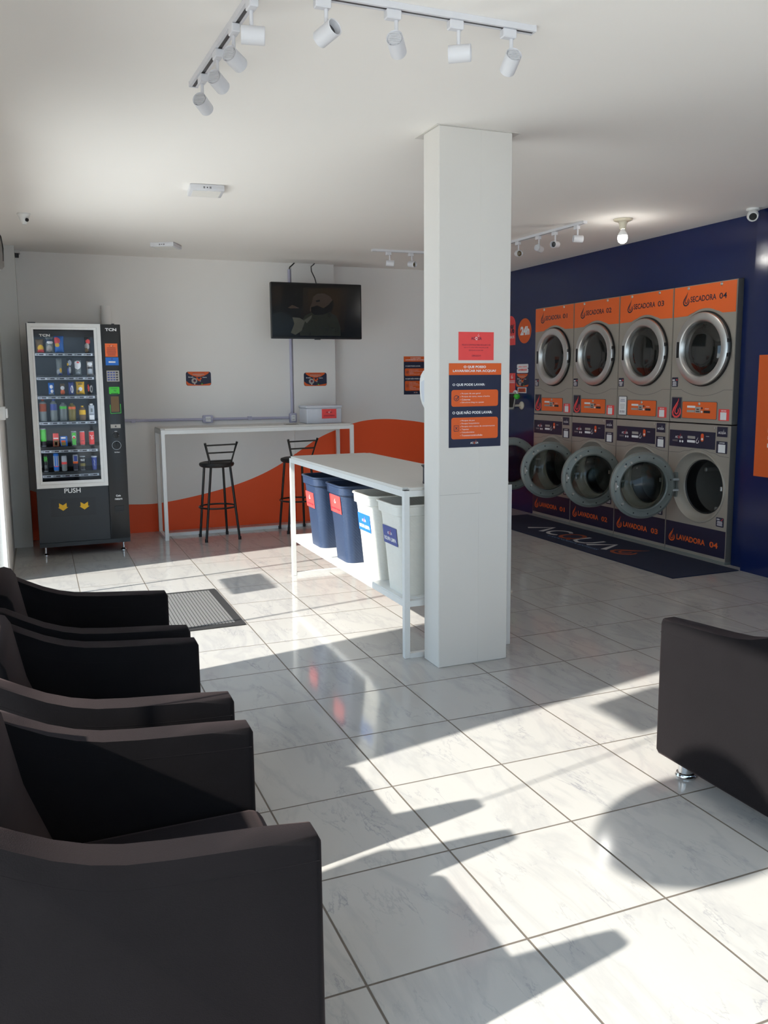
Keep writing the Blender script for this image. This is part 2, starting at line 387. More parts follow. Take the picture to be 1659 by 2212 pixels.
for x0, x1, y in segs:
    k = max(2, int((x1 - x0) / 0.05)); xs = [x0 + (x1 - x0) * i / k for i in range(k + 1)]
    f = 8.5 / y
    zs = [1.477 + (wave_at(max(-0.39, min(5.19, x * f))) - 1.477) / f for x in xs]
    for i in range(k):
        a, c = xs[i], xs[i + 1]
        b.poly([(a, y, zs[i]), (c, y, zs[i + 1]), (c, y, ZC), (a, y, ZC)], 0)
        b.poly([(a, y, -0.02), (c, y, -0.02), (c, y, zs[i + 1]), (a, y, zs[i])], 1)
for x, ya, yb in ((2.505, YB, 8.50), (2.965, 8.50, 8.61)):
    z = wave_at(x)
    b.poly([(x, ya, 0), (x, yb, 0), (x, yb, z), (x, ya, z)], 1); b.poly([(x, ya, z), (x, yb, z), (x, yb, ZC), (x, ya, ZC)], 0)
b.box((-0.36, 8.70, -0.02), (5.75, 8.8, ZC))
structure(b.done('wall_back', smooth=False, clean=False))

# left wall: shop front with two glazed bays
b = B('wall')
b.box((-0.36, 6.80, 0), (XL, 8.7, ZC)); b.box((-0.36, 2.685, 0), (XL, 3.99, 2.24)); b.box((-0.36, YF, 2.24), (XL, 6.80, ZC))
b.box((-0.36, YF, 0), (XL, -1.6, 2.24))
structure(b.done('wall_left', smooth=False))
b = B('nib'); b.box((XL, 8.19, 0), (-0.104, YB - 0.001, ZC)); structure(b.done('trim_1', smooth=False))
def bay(name, y0, y1, mull, stickers):
    fr = B('white')
    fr.box((-0.33, y0, 0), (-0.27, y0 + 0.045, 2.24)); fr.box((-0.33, y1 - 0.045, 0), (-0.27, y1, 2.24))
    fr.box((-0.33, y0 + .045, 2.195), (-0.27, y1 - .045, 2.24)); fr.box((-0.33, y0 + .045, 0), (-0.27, y1 - .045, 0.03))
    for y, w in mull: fr.box((-0.306, y - w / 2, 0.03), (-0.294, y + w / 2, 2.195))
    root = structure(fr.done(name, smooth=False))
    g = B('glass'); g.box((-0.303, y0 + .045, 0.03), (-0.297, y1 - .045, 2.195)); g.done('pane', root, smooth=False)
    for kind, y, z, w, h in stickers:
        s = B('stickervinyl', M=frame((-0.2965, y, z), (0, -1, 0), (0, 0, 1), (1, 0, 0)))
        if kind == 'disc': s.lathe([(0, 0), (w / 2, 0), (w / 2, 0.0015), (0, 0.0015)], None, 40)
        else: s.prism(rr(-w / 2, -h / 2, w / 2, h / 2, 0.02), 0, 0.0015)
        s.done('window_sticker', root, smooth=False)
    return root
bay('window_1', -1.6, 2.685, [(0.5, 0.05), (2.13, 0.007)], [('disc', 1.59, 1.50, 0.58, 0.58), ('rect', 2.36, 1.84, 0.34, 0.30)])
bay('window_2', 3.99, 6.80, [(6.11, 0.022), (4.76, 0.020)], [('rect', 5.66, 1.10, 0.50, 0.23)])
# unseen shop front behind the camera, glazed to let ambient light in
b = B('wall'); b.box((-0.36, YF - 0.1, 2.4), (5.75, YF, ZC)); b.box((5.0, YF - 0.1, 0), (5.75, YF, 2.4)); structure(b.done('wall_front', smooth=False))
b = B('white')
for x in (-0.3, 1.0, 2.3, 3.6, 4.95): b.box((x - 0.03, YF - 0.07, 0), (x + 0.03, YF - 0.03, 2.4))
o = structure(b.done('window_3', smooth=False))
g = B('glass'); g.box((-0.3, YF - 0.053, 0.0), (4.95, YF - 0.047, 2.4)); g.done('pane', o, smooth=False)
# right wall, navy, with the bay that holds the machines
MX = 4.995; MY0 = 5.02; MY1 = 7.825; MH = 2.222
b = B('navywall')
b.box((4.97, YF, 0), (5.75, 4.84, ZC)); b.box((5.05, 4.84, 0), (5.75, MY0 - 0.003, ZC)); b.box((5.05, MY1 + 0.003, 0), (5.75, 8.60, ZC))
b.box((5.05, MY0 - 0.003, MH + 0.005), (5.75, MY1 + 0.003, ZC))
structure(b.done('wall_right', smooth=False))
b = B('dgrey'); b.box((5.70, MY0, 0), (5.74, MY1, MH)); structure(b.done('wall_recess', smooth=False))  # unseen back of the machine bay, added to block light leaks
# square column
b = B('colpaint'); b.box((1.852, 3.762, 0), (2.256, 3.935, ZC - 0.003), 0, 0.004, 1); b.box((2.0795, 3.7612, 0), (2.0815, 3.7620, ZC - 0.004)); b.box((1.858, 3.7614, 0.902), (2.09, 3.7620, 0.9035), 'greyp'); structure(b.done('column', smooth=False))
# unseen ground outside, put in to bounce sunlight up to the ceiling
b = B('pave'); b.box((-14, -16, -0.12), (-0.37, 16, -0.03)); b.box((-0.37, -16, -0.12), (12, YF - 0.11, -0.03)); structure(b.done('pavement', smooth=False))

# ------------------------------------------------------------------ armchairs
def armchair(label):
    root = empty('armchair', (0, 0, 0), label, 'armchair')
    prof = [(0.0, 0.08), (0.655, 0.08), (0.67, 0.095), (0.668, 0.585), (0.66, 0.602), (0.56, 0.606), (0.46, 0.613), (0.38, 0.619), (0.3, 0.628), (0.24, 0.642), (0.18, 0.664), (0.12, 0.694), (0.06, 0.727), (0.0, 0.75)]
    W2 = 0.317
    for s in (-1, 1):
        a = B('velvet', M=frame((0, s * (W2 - 0.0385), 0), (1, 0, 0), (0, 0, 1), (0, -1, 0)))
        a.prism(prof, -0.0375, 0.0375, 0, 0.016, 3)
        for q in (-1, 1):   # piped seam just below the top edge
            a.tube([(x, z - 0.05, q * 0.0365) for x, z in prof[4:]] , 0.0016, 6)
        a.done('armrest', root, angle=50)
    a = B('velvet', M=frame((0, 0, 0), (1, 0, 0), (0, 0, 1), (0, -1, 0)))
    a.prism([(0.0, 0.08), (0.18, 0.08), (0.18, 0.40), (0.12, 0.56), (0.085, 0.74), (0.07, 0.765), (0.045, 0.775), (0.012, 0.768), (0.0, 0.75)], -(W2 - 0.08), W2 - 0.08, 0, 0.006, 2)
    a.done('backrest', root, angle=50)
    a = B('velvet'); a.box((0.185, -W2 + 0.08, 0.22), (0.676, W2 - 0.08, 0.40), 0, 0.035, 4); a.box((0.185, -W2 + 0.079, 0.09), (0.650, W2 - 0.079, 0.225), 0, 0.01, 2); a.done('seat', root, angle=50)
    for x in (0.07, 0.60):
        for s in (-1, 1):
            f = B('chrome', M=Matrix.Translation((x, s * (W2 - 0.09), 0)))
            f.lathe([(0, 0), (0.036, 0), (0.037, 0.006), (0.034, 0.010), (0.033, 0.015), (0.027, 0.018), (0.027, 0.085), (0, 0.085)], None, 28); f.done('foot', root)
    return root
ch = armchair('nearest of the three black velvet armchairs lined up along the left')
ch.location = (-0.2, 1.772, 0); GR = 'black velvet armchairs'
ch['group'] = GR
for y, lab in ((2.552, 'black velvet armchair in the middle of the row of three at left'), (3.275, 'farthest of the three lined-up black armchairs, just before the ribbed doormat')):
    c = copy_tree(ch); c.location = (-0.2, y, 0); c['label'] = lab
c = copy_tree(ch); c.location = (2.085 + 0.317, 2.40 - 0.67, 0); c.rotation_euler = (0, 0, PI / 2); c['label'] = 'single black armchair standing apart at right with chrome foot in sunlight'

# ------------------------------------------------------------------ doormat and long navy mat
d = empty('doormat', (0.75, 5.42, 0), 'grey ribbed doormat with black rubber border in the sun beyond the armchairs', 'doormat')
b = B('rubber'); b.box((-0.365, -0.485, 0), (0.365, 0.485, 0.009), 0, 0.004, 1); b.done('border', d)
b = B('ribbed'); b.box((-0.31, -0.43, 0.009), (0.31, 0.43, 0.012)); b.done('carpet_insert', d, smooth=False)
d = empty('runner_mat', (4.63, 6.34, 0), 'long navy logo mat on the floor before the stacked laundry machines', 'mat')
b = B('navymat'); b.box((-0.32, -1.51, 0), (0.32, 1.51, 0.008), 0, 0.003, 1); b.done('pile', d)
b = B('matwhite', M=frame((4.63 - 4.63, 7.12 - 6.34, 0.0086), (0, -1, 0), (1, 0, 0), (0, 0, 1)))
for t, a, c, m in (('A', 0.0, 0.23, 'matwhite'), ('C', 0.26, 0.50, 'matwhite'), ('Q', 0.47, 0.72, 'matorange'), ('U', 0.70, 0.96, 'matwhite'), ('A', 0.97, 1.21, 'matwhite')):
    if t == 'A': b.stroke([(a, -0.13), ((a + c) / 2, 0.10), (c, -0.13)], [0.055, 0.045, 0.055], 0, m)
    elif t == 'Q':
        b.stroke([((a + c) / 2 + 0.105 * math.cos(x / 28 * 2 * PI), -0.015 + 0.115 * math.sin(x / 28 * 2 * PI)) for x in range(29)], 0.04, 0, m); b.stroke([(c - 0.09, -0.08), (c - 0.01, -0.15)], 0.035, 0, m)
    elif t == 'C': b.stroke([((a + c) / 2 + 0.11 * math.cos(x), -0.015 + 0.11 * math.sin(x)) for x in [0.8 + 4.7 * i / 20 for i in range(21)]], 0.038, 0, m)
    else: b.stroke([(a + 0.02, 0.1), (a + 0.02, -0.03), (a + 0.05, -0.1), (a + 0.13, -0.13), (a + 0.2, -0.1), (a + 0.23, -0.03), (a + 0.23, 0.1)], 0.038, 0, m)
b.text('LAVANDERIA EXPRESS', 0.45, -0.20, 1.20, -0.165, 0, 'matblue')
drop(b, 1.24, -0.14, 0.28, 0.33, 0, b._mi('matorange'))
b.done('lettering', d, smooth=False)

# ------------------------------------------------------------------ folding table with shelf
def tube_box(b, a, c): b.box(a, c, 0, 0.002, 1)
TX0, TX1, TY0, TY1, TZ = 1.752, 2.400, 3.965, 6.115, 0.910
t = empty('sorting_table', (TX0, TY0, 0), 'long white steel table with a lower shelf beside the column', 'table')
w = 0.032
L = TX1 - TX0; D = TY1 - TY0
for x in (0, L - w):
    for y in (0, D - w):
        b = B('white'); b.box((x, y, 0), (x + w, y + w, TZ - 0.003), 0, 0.002, 1); b.box((x + .002, y + .002, TZ - 0.003), (x + w - .002, y + w - .002, TZ), 'black'); b.done('leg', t, smooth=False)
b = B('white')
for z, nm in ((0.283, 'shelf_frame'), (TZ - w - 0.004, 'frame')):
    b = B('white')
    for y in (0, D - w): b.box((0.001, y + 0.001, z), (L - 0.001, y + w - 0.001, z + w))
    for x in (0, L - w): b.box((x + 0.001, w - 0.002, z), (x + w - 0.001, D - w + 0.002, z + w))
    b.done(nm, t, smooth=False)
for y in (0, D - w):
    b = B('white'); b.box((w, y + 0.001, 0), (L - w, y + w - 0.001, w - 0.006)); b.done('floor_bar', t, smooth=False)
b = B('top'); b.box((w, 0.004, TZ - 0.004), (L - w, D - 0.004, TZ + 0.012), 0, 0.002, 1); b.box((0.004, w, TZ - 0.0039), (w, D - w, TZ + 0.0119)); b.box((L - w, w, TZ - 0.0039), (L - 0.004, D - w, TZ + 0.0119)); b.done('tabletop', t, smooth=False)
b = B('white'); b.box((0.004, w + 0.001, 0.3151), (L - 0.004, D - w - 0.001, 0.322)); b.done('shelf', t, smooth=False)
# pencil cup
b = B('mesh'); b.lathe([(0, 0), (0.040, 0), (0.040, 0.012), (0.0385, 0.012), (0.0385, 0.088), (0.048, 0.098), (0.048, 0.1), (0.036, 0.094), (0.036, 0.004), (0, 0.004)], Matrix.Translation((1.965, 4.10, TZ + 0.0122)), 24)
tag(b.done('pen_cup'), 'black wire mesh cup on the white table, half hidden by the column', 'cup')

# hampers
def hamper(label, color, yc, cat='laundry hamper'):
    root = empty('laundry_hamper', (1.76, yc, 0.322), label, cat, 'laundry hampers on the table shelf')
    def loop(x0, x1, hw, r): return rr(x0, -hw, x1, hw, r, 6)
    prof = [(0.03, 0.57, 0.128, 0.055, 0.0), (0.012, 0.585, 0.142, 0.06, 0.22), (-0.008, 0.598, 0.154, 0.062, 0.42), (-0.012, 0.602, 0.158, 0.064, 0.440), (-0.024, 0.612, 0.166, 0.066, 0.443), (-0.026, 0.614, 0.168, 0.066, 0.490), (-0.034, 0.620, 0.174, 0.07, 0.494), (-0.034, 0.620, 0.174, 0.07, 0.502), (-0.022, 0.608, 0.164, 0.062, 0.502), (-0.016, 0.604, 0.158, 0.062, 0.485), (0.0, 0.592, 0.146, 0.06, 0.40), (0.038, 0.562, 0.120, 0.05, 0.008)]
    b = B(color)
    rings = [[b.v((x, y, z)) for x, y in loop(x0, x1, hw, r)] for x0, x1, hw, r, z in prof]
    for A, C in zip(rings, rings[1:]):
        k = len(A)
        for i in range(k): b.face([A[i], A[(i + 1) % k], C[(i + 1) % k], C[i]])
    b.face(list(reversed(rings[0]))); b.face(rings[-1])
    b.done('tub', root, angle=40)
    return root
def hamper_handle(root, color):
    for y in (-0.17, 0.17):
        b = B(color); b.tube([(0.22, y, 0.47), (0.24, y * 1.05, 0.435), (0.30, y * 1.07, 0.425), (0.36, y * 1.05, 0.435), (0.38, y, 0.47)], 0.008, 8); b.done('handle', root)
def hamper_label(root, kind, u0, u1, z0, z1):
    # a card on the narrow face, leaning with the wall of the tub
    dx = (0.012 - (-0.008)) / 0.20
    n = Vector((-1, 0, -dx)).normalized(); v = Vector((-dx, 0, 1)).normalized()
    zc = (z0 + z1) / 2; xs = 0.012 - (zc - 0.22) * dx if zc > 0.22 else 0.012 + (0.22 - zc) * 0.082
    b = B('red' if kind == 'red' else kind, M=frame((xs - 0.0025, 0, zc), (0, -1, 0), v, n))
    h = (z1 - z0) / 2
    b.prism([(u0, -h), (u1, -h), (u1, h), (u0, h)], 0, 0.001)
    uc = (u0 + u1) / 2; w = u1 - u0
    if kind == 'red':
        drop(b, uc - 0.02, 0.005, 0.035, 0.032, 0.0016, b._mi('paper'), False)
        b.text('ROUPA SUJA', u0 + 0.02, -h + 0.016, u1 - 0.02, -h + 0.032, 0.0016, 'purple')
    else:
        acqua(b, uc - 0.032, 0.005, 0.064, 0.016, 0.0016, b._mi('paper'), b._mi('red'))
        b.text('ROUPA LIMPA', u0 + 0.014, -h + 0.018, u1 - 0.014, -h + 0.040, 0.0016, 'paper', 0.03)
    b.done('name_card', root, smooth=False)
h1 = hamper('blue woven plastic laundry hamper at the far end of the table shelf', 'binblue', 5.60); hamper_handle(h1, 'binblue'); hamper_label(h1, 'red', -0.115, 0.065, 0.275, 0.385)
h2 = hamper('blue woven plastic laundry hamper standing next to a white hamper', 'binblue', 5.065); hamper_handle(h2, 'binblue'); hamper_label(h2, 'red', -0.105, 0.10, 0.315, 0.43)
h3 = hamper('white plastic laundry hamper in full sun next to a blue hamper', 'binwhite', 4.560); hamper_handle(h3, 'binwhite'); hamper_label(h3, 'blue', -0.10, 0.09, 0.275, 0.38)
h4 = hamper('white plastic laundry hamper in shade at the table end by the column', 'binwhite', 4.172); hamper_handle(h4, 'binwhite'); hamper_label(h4, 'blued', -0.10, 0.09, 0.265, 0.365)

# ------------------------------------------------------------------ bar table and stools
t = empty('bar_table', (1.055, 7.96, 0), 'tall narrow white bar table against the back wall', 'table')
BL, BD, BZ, w = 1.91, 0.46, 1.045, 0.035
for x in (0, BL - w):
    for y in (0, BD - w):
        b = B('white'); b.box((x, y, 0), (x + w, y + w, BZ), 0, 0.002, 1); b.done('leg', t, smooth=False)
b = B('white')
for x in (0, BL - w):
    b.box((x + .001, 0.002, BZ - w - .006), (x + w - .001, BD - 0.002, BZ - .006))
for y in (0, BD - w): b.box((0.002, y + .001, BZ - w - .006), (BL - 0.002, y + w - .001, BZ - .006))
b.done('frame', t, smooth=False)
b = B('white'); b.box((w, 0.235, 0.0), (BL - w, 0.235 + w, w - .006)); b.done('floor_bar', t, smooth=False)
for x in (0, BL - w):
    b = B('white'); b.box((x + .001, w, 0), (x + w - .001, BD - w, w - .006)); b.done('floor_bar', t, smooth=False)
b = B('top'); b.box((0.001, w, BZ - .005), (BL - .001, BD - w, BZ + 0.012)); b.box((w, 0.004, BZ - .0049), (BL - w, w, BZ + 0.0119)); b.box((w, BD - w, BZ - .0049), (BL - w, BD - 0.004, BZ + 0.0119)); b.done('tabletop', t, smooth=False)
def stool(label):
    r = empty('bar_stool', (0, 0, 0), label, 'bar stool', 'black bar stools')
    tp = [(-0.075, -0.105, 0.70), (0.105, -0.105, 0.70), (-0.10, 0.10, 0.69), (0.08, 0.10, 0.69)]
    ft = [(-0.152, -0.165, 0.0), (0.170, -0.135, 0.0), (-0.152, 0.150, 0.0), (0.115, 0.178, 0.0)]
    bt = [(-0.135, -0.17, 0.925), (0.165, -0.165, 0.93)]
    for i in range(4):
        b = B('blackmetal')
        pts = [ft[i], tp[i]] + ([bt[i]] if i < 2 else [])
        b.tube(pts, 0.0115, 10); b.cyl(ft[i], Vector(ft[i]) + Vector((0, 0, 0.03)), 0.0145, m='black')
        b.done('leg', r)
    b = B('blackmetal')
    for k in (0.24, 0.58, 0.90):
        p = [Vector(tp[i]).lerp(Vector(bt[i]), k) for i in (0, 1)]; b.tube(p, 0.0075, 8)
    b.done('backrest', r)
    b = B('vinyl'); b.lathe([(0, 0.69), (0.145, 0.69), (0.160, 0.70), (0.165, 0.715), (0.160, 0.728), (0.13, 0.737), (0, 0.739)], Matrix.Translation((0, 0, 0)), 36); b.done('seat', r)
    b = B('blackmetal'); b.tube([(0.172 * math.cos(2 * PI * i / 32) - 0.004, 0.172 * math.sin(2 * PI * i / 32), 0.31) for i in range(32)], 0.0085, 8, closed=True); b.done('footrest', r)
    return r
s1 = stool('black bar stool standing alone before the middle of the bar table'); s1.location = (1.55, 7.895, 0)
s2 = copy_tree(s1); s2.location = (2.372, 8.0, 0); s2['label'] = 'black bar stool partly hidden behind the long sorting table'
# things on the bar table
r = empty('storage_box', (2.70, 8.22, BZ + 0.012), 'white plastic storage box with red label on the bar table', 'box')
b = B('boxplastic'); b.box((-0.19, -0.13, 0), (0.185, 0.13, 0.155), 0, 0.012, 3); b.done('tub', r)
b = B('boxplastic'); b.box((-0.196, -0.136, 0.155), (0.191, 0.136, 0.182), 0, 0.01, 3); b.done('lid', r)
b = B('red', M=frame((-0.03, -0.1305, 0.05), (1, 0, 0), (0, 0, 1), (0, -1, 0))); b.prism([(0, 0), (0.155, 0), (0.155, 0.095), (0, 0.095)], 0, 0.001)
acqua(b, 0.045, 0.055, 0.065, 0.014, 0.0016, b._mi('navyp'), b._mi('paper')); b.text('ACHADOS E PERDIDOS', 0.02, 0.022, 0.135, 0.034, 0.0016, 'purple'); b.done('label_card', r, smooth=False)
b = B('greyp'); b.prism([(2.26, 8.02), (2.40, 8.00), (2.44, 8.19), (2.30, 8.21)], BZ + 0.0122, BZ + 0.0142); b.prism([(2.28, 8.03), (2.38, 8.015), (2.40, 8.10), (2.30, 8.115)], BZ + 0.0143, BZ + 0.0145, 'brown'); tag(b.done('leaflet', smooth=False), 'thin leaflet lying flat on the bar table left of the storage box', 'leaflet')

# ------------------------------------------------------------------ back wall: conduit, sockets, television, posters
b = B('lilac'); b.tube([(0.715, 8.5155, 1.117), (1.55, 8.5155, 1.112), (2.445, 8.5155, 1.106)], 0.0135, 12)
for x in (0.87, 2.03): b.box((x - 0.02, 8.50, 1.095), (x + 0.02, 8.53, 1.13))
tag(b.done('electrical_conduit'), 'lilac grey conduit running level along the back wall above the bar table', 'conduit', 'wall conduits')
b = B('lilac'); b.tube([(2.484, 8.5145, 1.155), (2.484, 8.5145, 2.62)], 0.015, 12)
tag(b.done('electrical_conduit'), 'lilac grey conduit rising up the back wall behind the television', 'conduit', 'wall conduits')
b = B('black'); b.tube([(2.484, 8.505, 2.621), (2.487, 8.50, 2.64), (2.51, 8.49, 2.66), (2.535, 8.488, 2.684)], 0.006, 8); tag(b.done('cable'), 'short black cable going from the upright conduit into the ceiling', 'cable')
def socket(x0, x1, z0, z1, label, horiz):
    r = empty('socket_box', ((x0 + x1) / 2, YB, z0), label, 'socket')
    w = (x1 - x0) / 2; h = z1 - z0
    b = B('lilac', M=frame((0, 0, 0), (1, 0, 0), (0, 0, 1), (0, -1, 0))); b.prism(rr(-w, 0, w, h, 0.012), 0.001, 0.042, 0, 0.003, 2); b.done('box', r)
    b = B('paper', M=frame((0, -0.0422, 0), (1, 0, 0), (0, 0, 1), (0, -1, 0)))
    if horiz: b.prism(rr(-w * 0.5, h * 0.16, w * 0.5, h * 0.84, 0.004), 0, 0.006)
    else: b.prism(rr(-w * 0.62, h * 0.2, w * 0.62, h * 0.8, 0.004), 0, 0.006)
    for k in (-1, 1):
        for q in (-1, 0, 1):
            u, v = ((k * w * 0.25 + q * 0.008, h / 2 + (0.004 if q == 0 else 0)) if horiz else (q * 0.008, h / 2 + k * h * 0.15))
            b.disc(u, v, 0.0025, 0.0064, 'black', 8)
    b.done('faceplate', r, smooth=False)
    for u, v in (((-w * 0.8, h / 2), (w * 0.8, h / 2)) if horiz else ((0, h * 0.08), (0, h * 0.92))):
        b = B('steel', M=frame((0, -0.0421, 0), (1, 0, 0), (0, 0, 1), (0, -1, 0))); b.lathe([(0, 0), (0.005, 0), (0.004, 0.002), (0, 0.003)], Matrix.Translation((u, v, 0)), 12); b.done('screw', r)
socket(1.546, 1.648, 1.075, 1.153, 'lilac grey double socket box in the middle of the level conduit', True)
socket(2.452, 2.524, 1.05, 1.155, 'lilac grey socket box at the corner where the two conduits meet', False)
# vent pipe stub above the vending machine
b = B('wall'); b.lathe([(0, 0), (0.05, 0), (0.05, 0.9), (0, 0.9)], Matrix.Translation((0.663, 8.478, 1.307)), 28)
tag(b.done('pipe_stub'), 'short white upright pipe on the back wall above the vending machine', 'pipe')

tv = empty('television', (2.645, 8.10, 1.90), 'flat black television with a dim film scene high on the back wall', 'television')
Mt = frame((0, 0, 0), (1, 0, 0), (0, 0, 1), (0, -1, 0))
b = B('black', M=Mt); b.prism(rr(-0.470, 0, 0.470, 0.542, 0.006), -0.045, 0.0, 0, 0.003, 2)
b.prism(rr(-0.03, -0.008, 0.03, 0.006, 0.004), -0.02, 0.002); b.done('casing', tv)
def scr(n, c, e): c = (c[0] * .6, c[1] * .6, c[2] * .6, 1); return mat(n, c, 0.16, var=0.25, scale=14, emit=c, estr=e * 0.35, spec=0.4)
M['s0'] = scr('screen_black', rgb(9, 9, 9), 0.4); M['s1'] = scr('screen_brown', rgb(46, 34, 19), 0.5); M['s2'] = scr('screen_skin', rgb(66, 54, 46), 0.5); M['s3'] = scr('screen_olive', rgb(40, 42, 32), 0.5)
M['s4'] = scr('screen_beard', rgb(16, 15, 15), 0.4); M['s5'] = scr('screen_grey', rgb(84, 84, 74), 0.5); M['s6'] = scr('screen_slate', rgb(26, 34, 38), 0.5); M['s7'] = scr('screen_umber', rgb(32, 24, 16), 0.5)
b = B('s0', M=Mt)
def SP(pts, n, m): b.poly([(-0.462 + x * 0.924, 0.016 + y * 0.518, n) for x, y in pts], m)
SP([(0, 0), (1, 0), (1, 1), (0, 1)], 0.0006, 's0')
SP([(0.33, 0.35), (0.80, 0.10), (0.86, 0.95), (0.35, 0.93)], 0.0009, 's7')
SP([(0.52, 0.40), (0.74, 0.25), (0.78, 0.90), (0.62, 0.93), (0.40, 0.90), (0.40, 0.6)], 0.0012, 's1')
SP([(0.0, 0.55), (0.10, 0.62), (0.13, 0.9), (0.08, 0.95), (0.0, 0.92)], 0.0012, 's7')
SP([(0.0, 0.05), (0.0, 0.42), (0.1, 0.47), (0.18, 0.42), (0.25, 0.3), (0.26, 0.1), (0.2, 0.03)], 0.0012, 's6')
SP([(0.14, 0.55), (0.22, 0.58), (0.31, 0.54), (0.34, 0.5), (0.33, 0.38), (0.2, 0.40), (0.15, 0.48)], 0.0015, 's4')
SP([(0.17, 0.54), (0.22, 0.60), (0.25, 0.58), (0.30, 0.54), (0.2, 0.53)], 0.0018, 's2')
SP([(0.30, 0.06), (0.28, 0.2), (0.36, 0.40), (0.46, 0.50), (0.64, 0.48), (0.72, 0.40), (0.76, 0.2), (0.76, 0.03), (0.3, 0.03)], 0.0015, 's3')
SP([(0.415, 0.50), (0.42, 0.58), (0.44, 0.64), (0.455, 0.76), (0.50, 0.82), (0.58, 0.83), (0.65, 0.77), (0.685, 0.68), (0.68, 0.56), (0.64, 0.47), (0.52, 0.43), (0.44, 0.45)], 0.0018, 's2')
SP([(0.43, 0.56), (0.50, 0.60), (0.57, 0.55), (0.63, 0.62), (0.68, 0.72), (0.69, 0.6), (0.66, 0.49), (0.56, 0.43), (0.47, 0.42), (0.43, 0.47)], 0.0021, 's4')
SP([(0.485, 0.69), (0.53, 0.71), (0.53, 0.675), (0.49, 0.665)], 0.0021, 's4')
SP([(0.20, 0.08), (0.24, 0.25), (0.22, 0.37), (0.30, 0.36), (0.36, 0.30), (0.32, 0.12), (0.25, 0.04)], 0.0018, 's5')
SP([(0.35, 0.32), (0.44, 0.42), (0.43, 0.36), (0.38, 0.26)], 0.0018, 's5')
b.done('screen', tv, smooth=False)
b = B('black'); b.box((-0.17, 0.046, 0.18), (0.17, 0.062, 0.38)); b.box((-0.03, 0.062, 0.22), (0.03, 0.36, 0.27)); b.box((-0.1, 0.36, 0.15), (0.1, 0.398, 0.40)); b.done('wall_bracket', tv)
b = B('black'); b.tube([(0.0, 0.02, 0.541), (0.006, 0.08, 0.60), (0.012, 0.2, 0.68), (0.04, 0.30, 0.74), (0.085, 0.36, 0.77), (0.10, 0.372, 0.784)], 0.0055, 8); b.done('cord', tv)

def sheet(name, origin, u, v, n, w, h, label, cat, r=0.0, base='paper', group=None, thick=0.001):
    b = B(base, M=frame(origin, u, v, n))
    pts = rr(0, 0, w, h, r) if r else [(0, 0), (w, 0), (w, h), (0, h)]
    b.prism(pts, 0.0003, thick)
    def end():
        return tag(b.done(name, smooth=False), label, cat, group)
    return b, end
def rules_poster(o, label):
    w, h = 0.297, 0.42
    b, end = sheet('poster', o, (1, 0, 0), (0, 0, 1), (0, -1, 0), w, h, label, 'poster', base='navyp')
    b.rect(0, 0.362, w, h, 0.0013, 'orange2')
    b.text('O QUE POSSO', 0.082, 0.394, 0.208, 0.408, 0.0017, 'paper', 0.03); b.text('LAVAR/SECAR NA ACQUA?', 0.022, 0.375, 0.266, 0.388, 0.0017, 'paper', 0.03)
    b.text('O QUE PODE LAVAR:', 0.020, 0.306, 0.203, 0.320, 0.0013, 'paper', 0.03)
    b.text('O QUE NÃO PODE LAVAR:', 0.020, 0.165, 0.246, 0.184, 0.0013, 'paper', 0.03)
    b.rrect(0.014, 0.205, 0.280, 0.288, 0.012, 0.0013, 'orange2'); b.rrect(0.014, 0.042, 0.280, 0.150, 0.012, 0.0013, 'orange2')
    b.ring(0.042, 0.247, 0.013, 0.003, 0.0017, 'navyp'); b.stroke([(0.035, 0.247), (0.041, 0.240), (0.055, 0.258)], 0.004, 0.0019, 'navyp')
    b.stroke([(0.029, 0.083), (0.055, 0.083), (0.055, 0.110), (0.029, 0.110), (0.029, 0.083)], 0.003, 0.0017, 'navyp')
    b.stroke([(0.036, 0.090), (0.048, 0.104)], 0.003, 0.0019, 'navyp'); b.stroke([(0.048, 0.090), (0.036, 0.104)], 0.003, 0.0019, 'navyp')
    def li(rows, v, dy):
        for i, (t, wd) in enumerate(rows):
            b.disc(0.065, v - i * dy + 0.004, 0.0015, 0.0017, 'paper', 8); b.text(t, 0.072, v - i * dy, 0.072 + wd, v - i * dy + 0.0085, 0.0017, 'paper', 0.0)
    li([('Roupas de uso geral', 0.105), ('Roupas de cama, mesa e banho', 0.160), ('Cobertas', 0.048), ('Edredons king ou queen', 0.125)], 0.265, 0.0148)
    li([('Roupas de pet', 0.074), ('Roupas hospitalares', 0.100), ('Roupas com restos de contaminantes', 0.190), ('Tapetes', 0.040), ('Calçados/tênis', 0.072), ('Travesseiros/almofadas', 0.118)], 0.130, 0.0148)
    acqua(b, 0.122, 0.016, 0.046, 0.010, 0.0013, b._mi('paper'), b._mi('orange2'))
    return end()
rules_poster((1.907, 3.7615, 1.141), 'navy and orange rules poster on the front face of the white column')
rules_poster((3.806, 8.6095, 1.325), 'navy and orange rules poster on the back wall, partly hidden behind the column')
b, end = sheet('notice', (1.960, 3.7615, 1.576), (1, 0, 0), (0, 0, 1), (0, -1, 0), 0.199, 0.139, 'coral red paper notice on the column just above the rules poster', 'notice', base='red')
acqua(b, 0.070, 0.100, 0.060, 0.015, 0.0014, b._mi('purple'), b._mi('paper'))
for i, (t, u0, u1) in enumerate((('PEGUE O CONTROLE PARA REGULAR O AR', 0.02, 0.18), ('OU A TV, MAS NÃO ESQUEÇA DE', 0.03, 0.168), ('DEVOLVÊ-LO NO FIM', 0.058, 0.138))): b.text(t, u0, 0.072 - i * 0.013, u1, 0.079 - i * 0.013 , 0.0014, 'purple', 0.0)
b.text('OBRIGADO!!!', 0.074, 0.018, 0.126, 0.026, 0.0014, 'purple', 0.0); end()
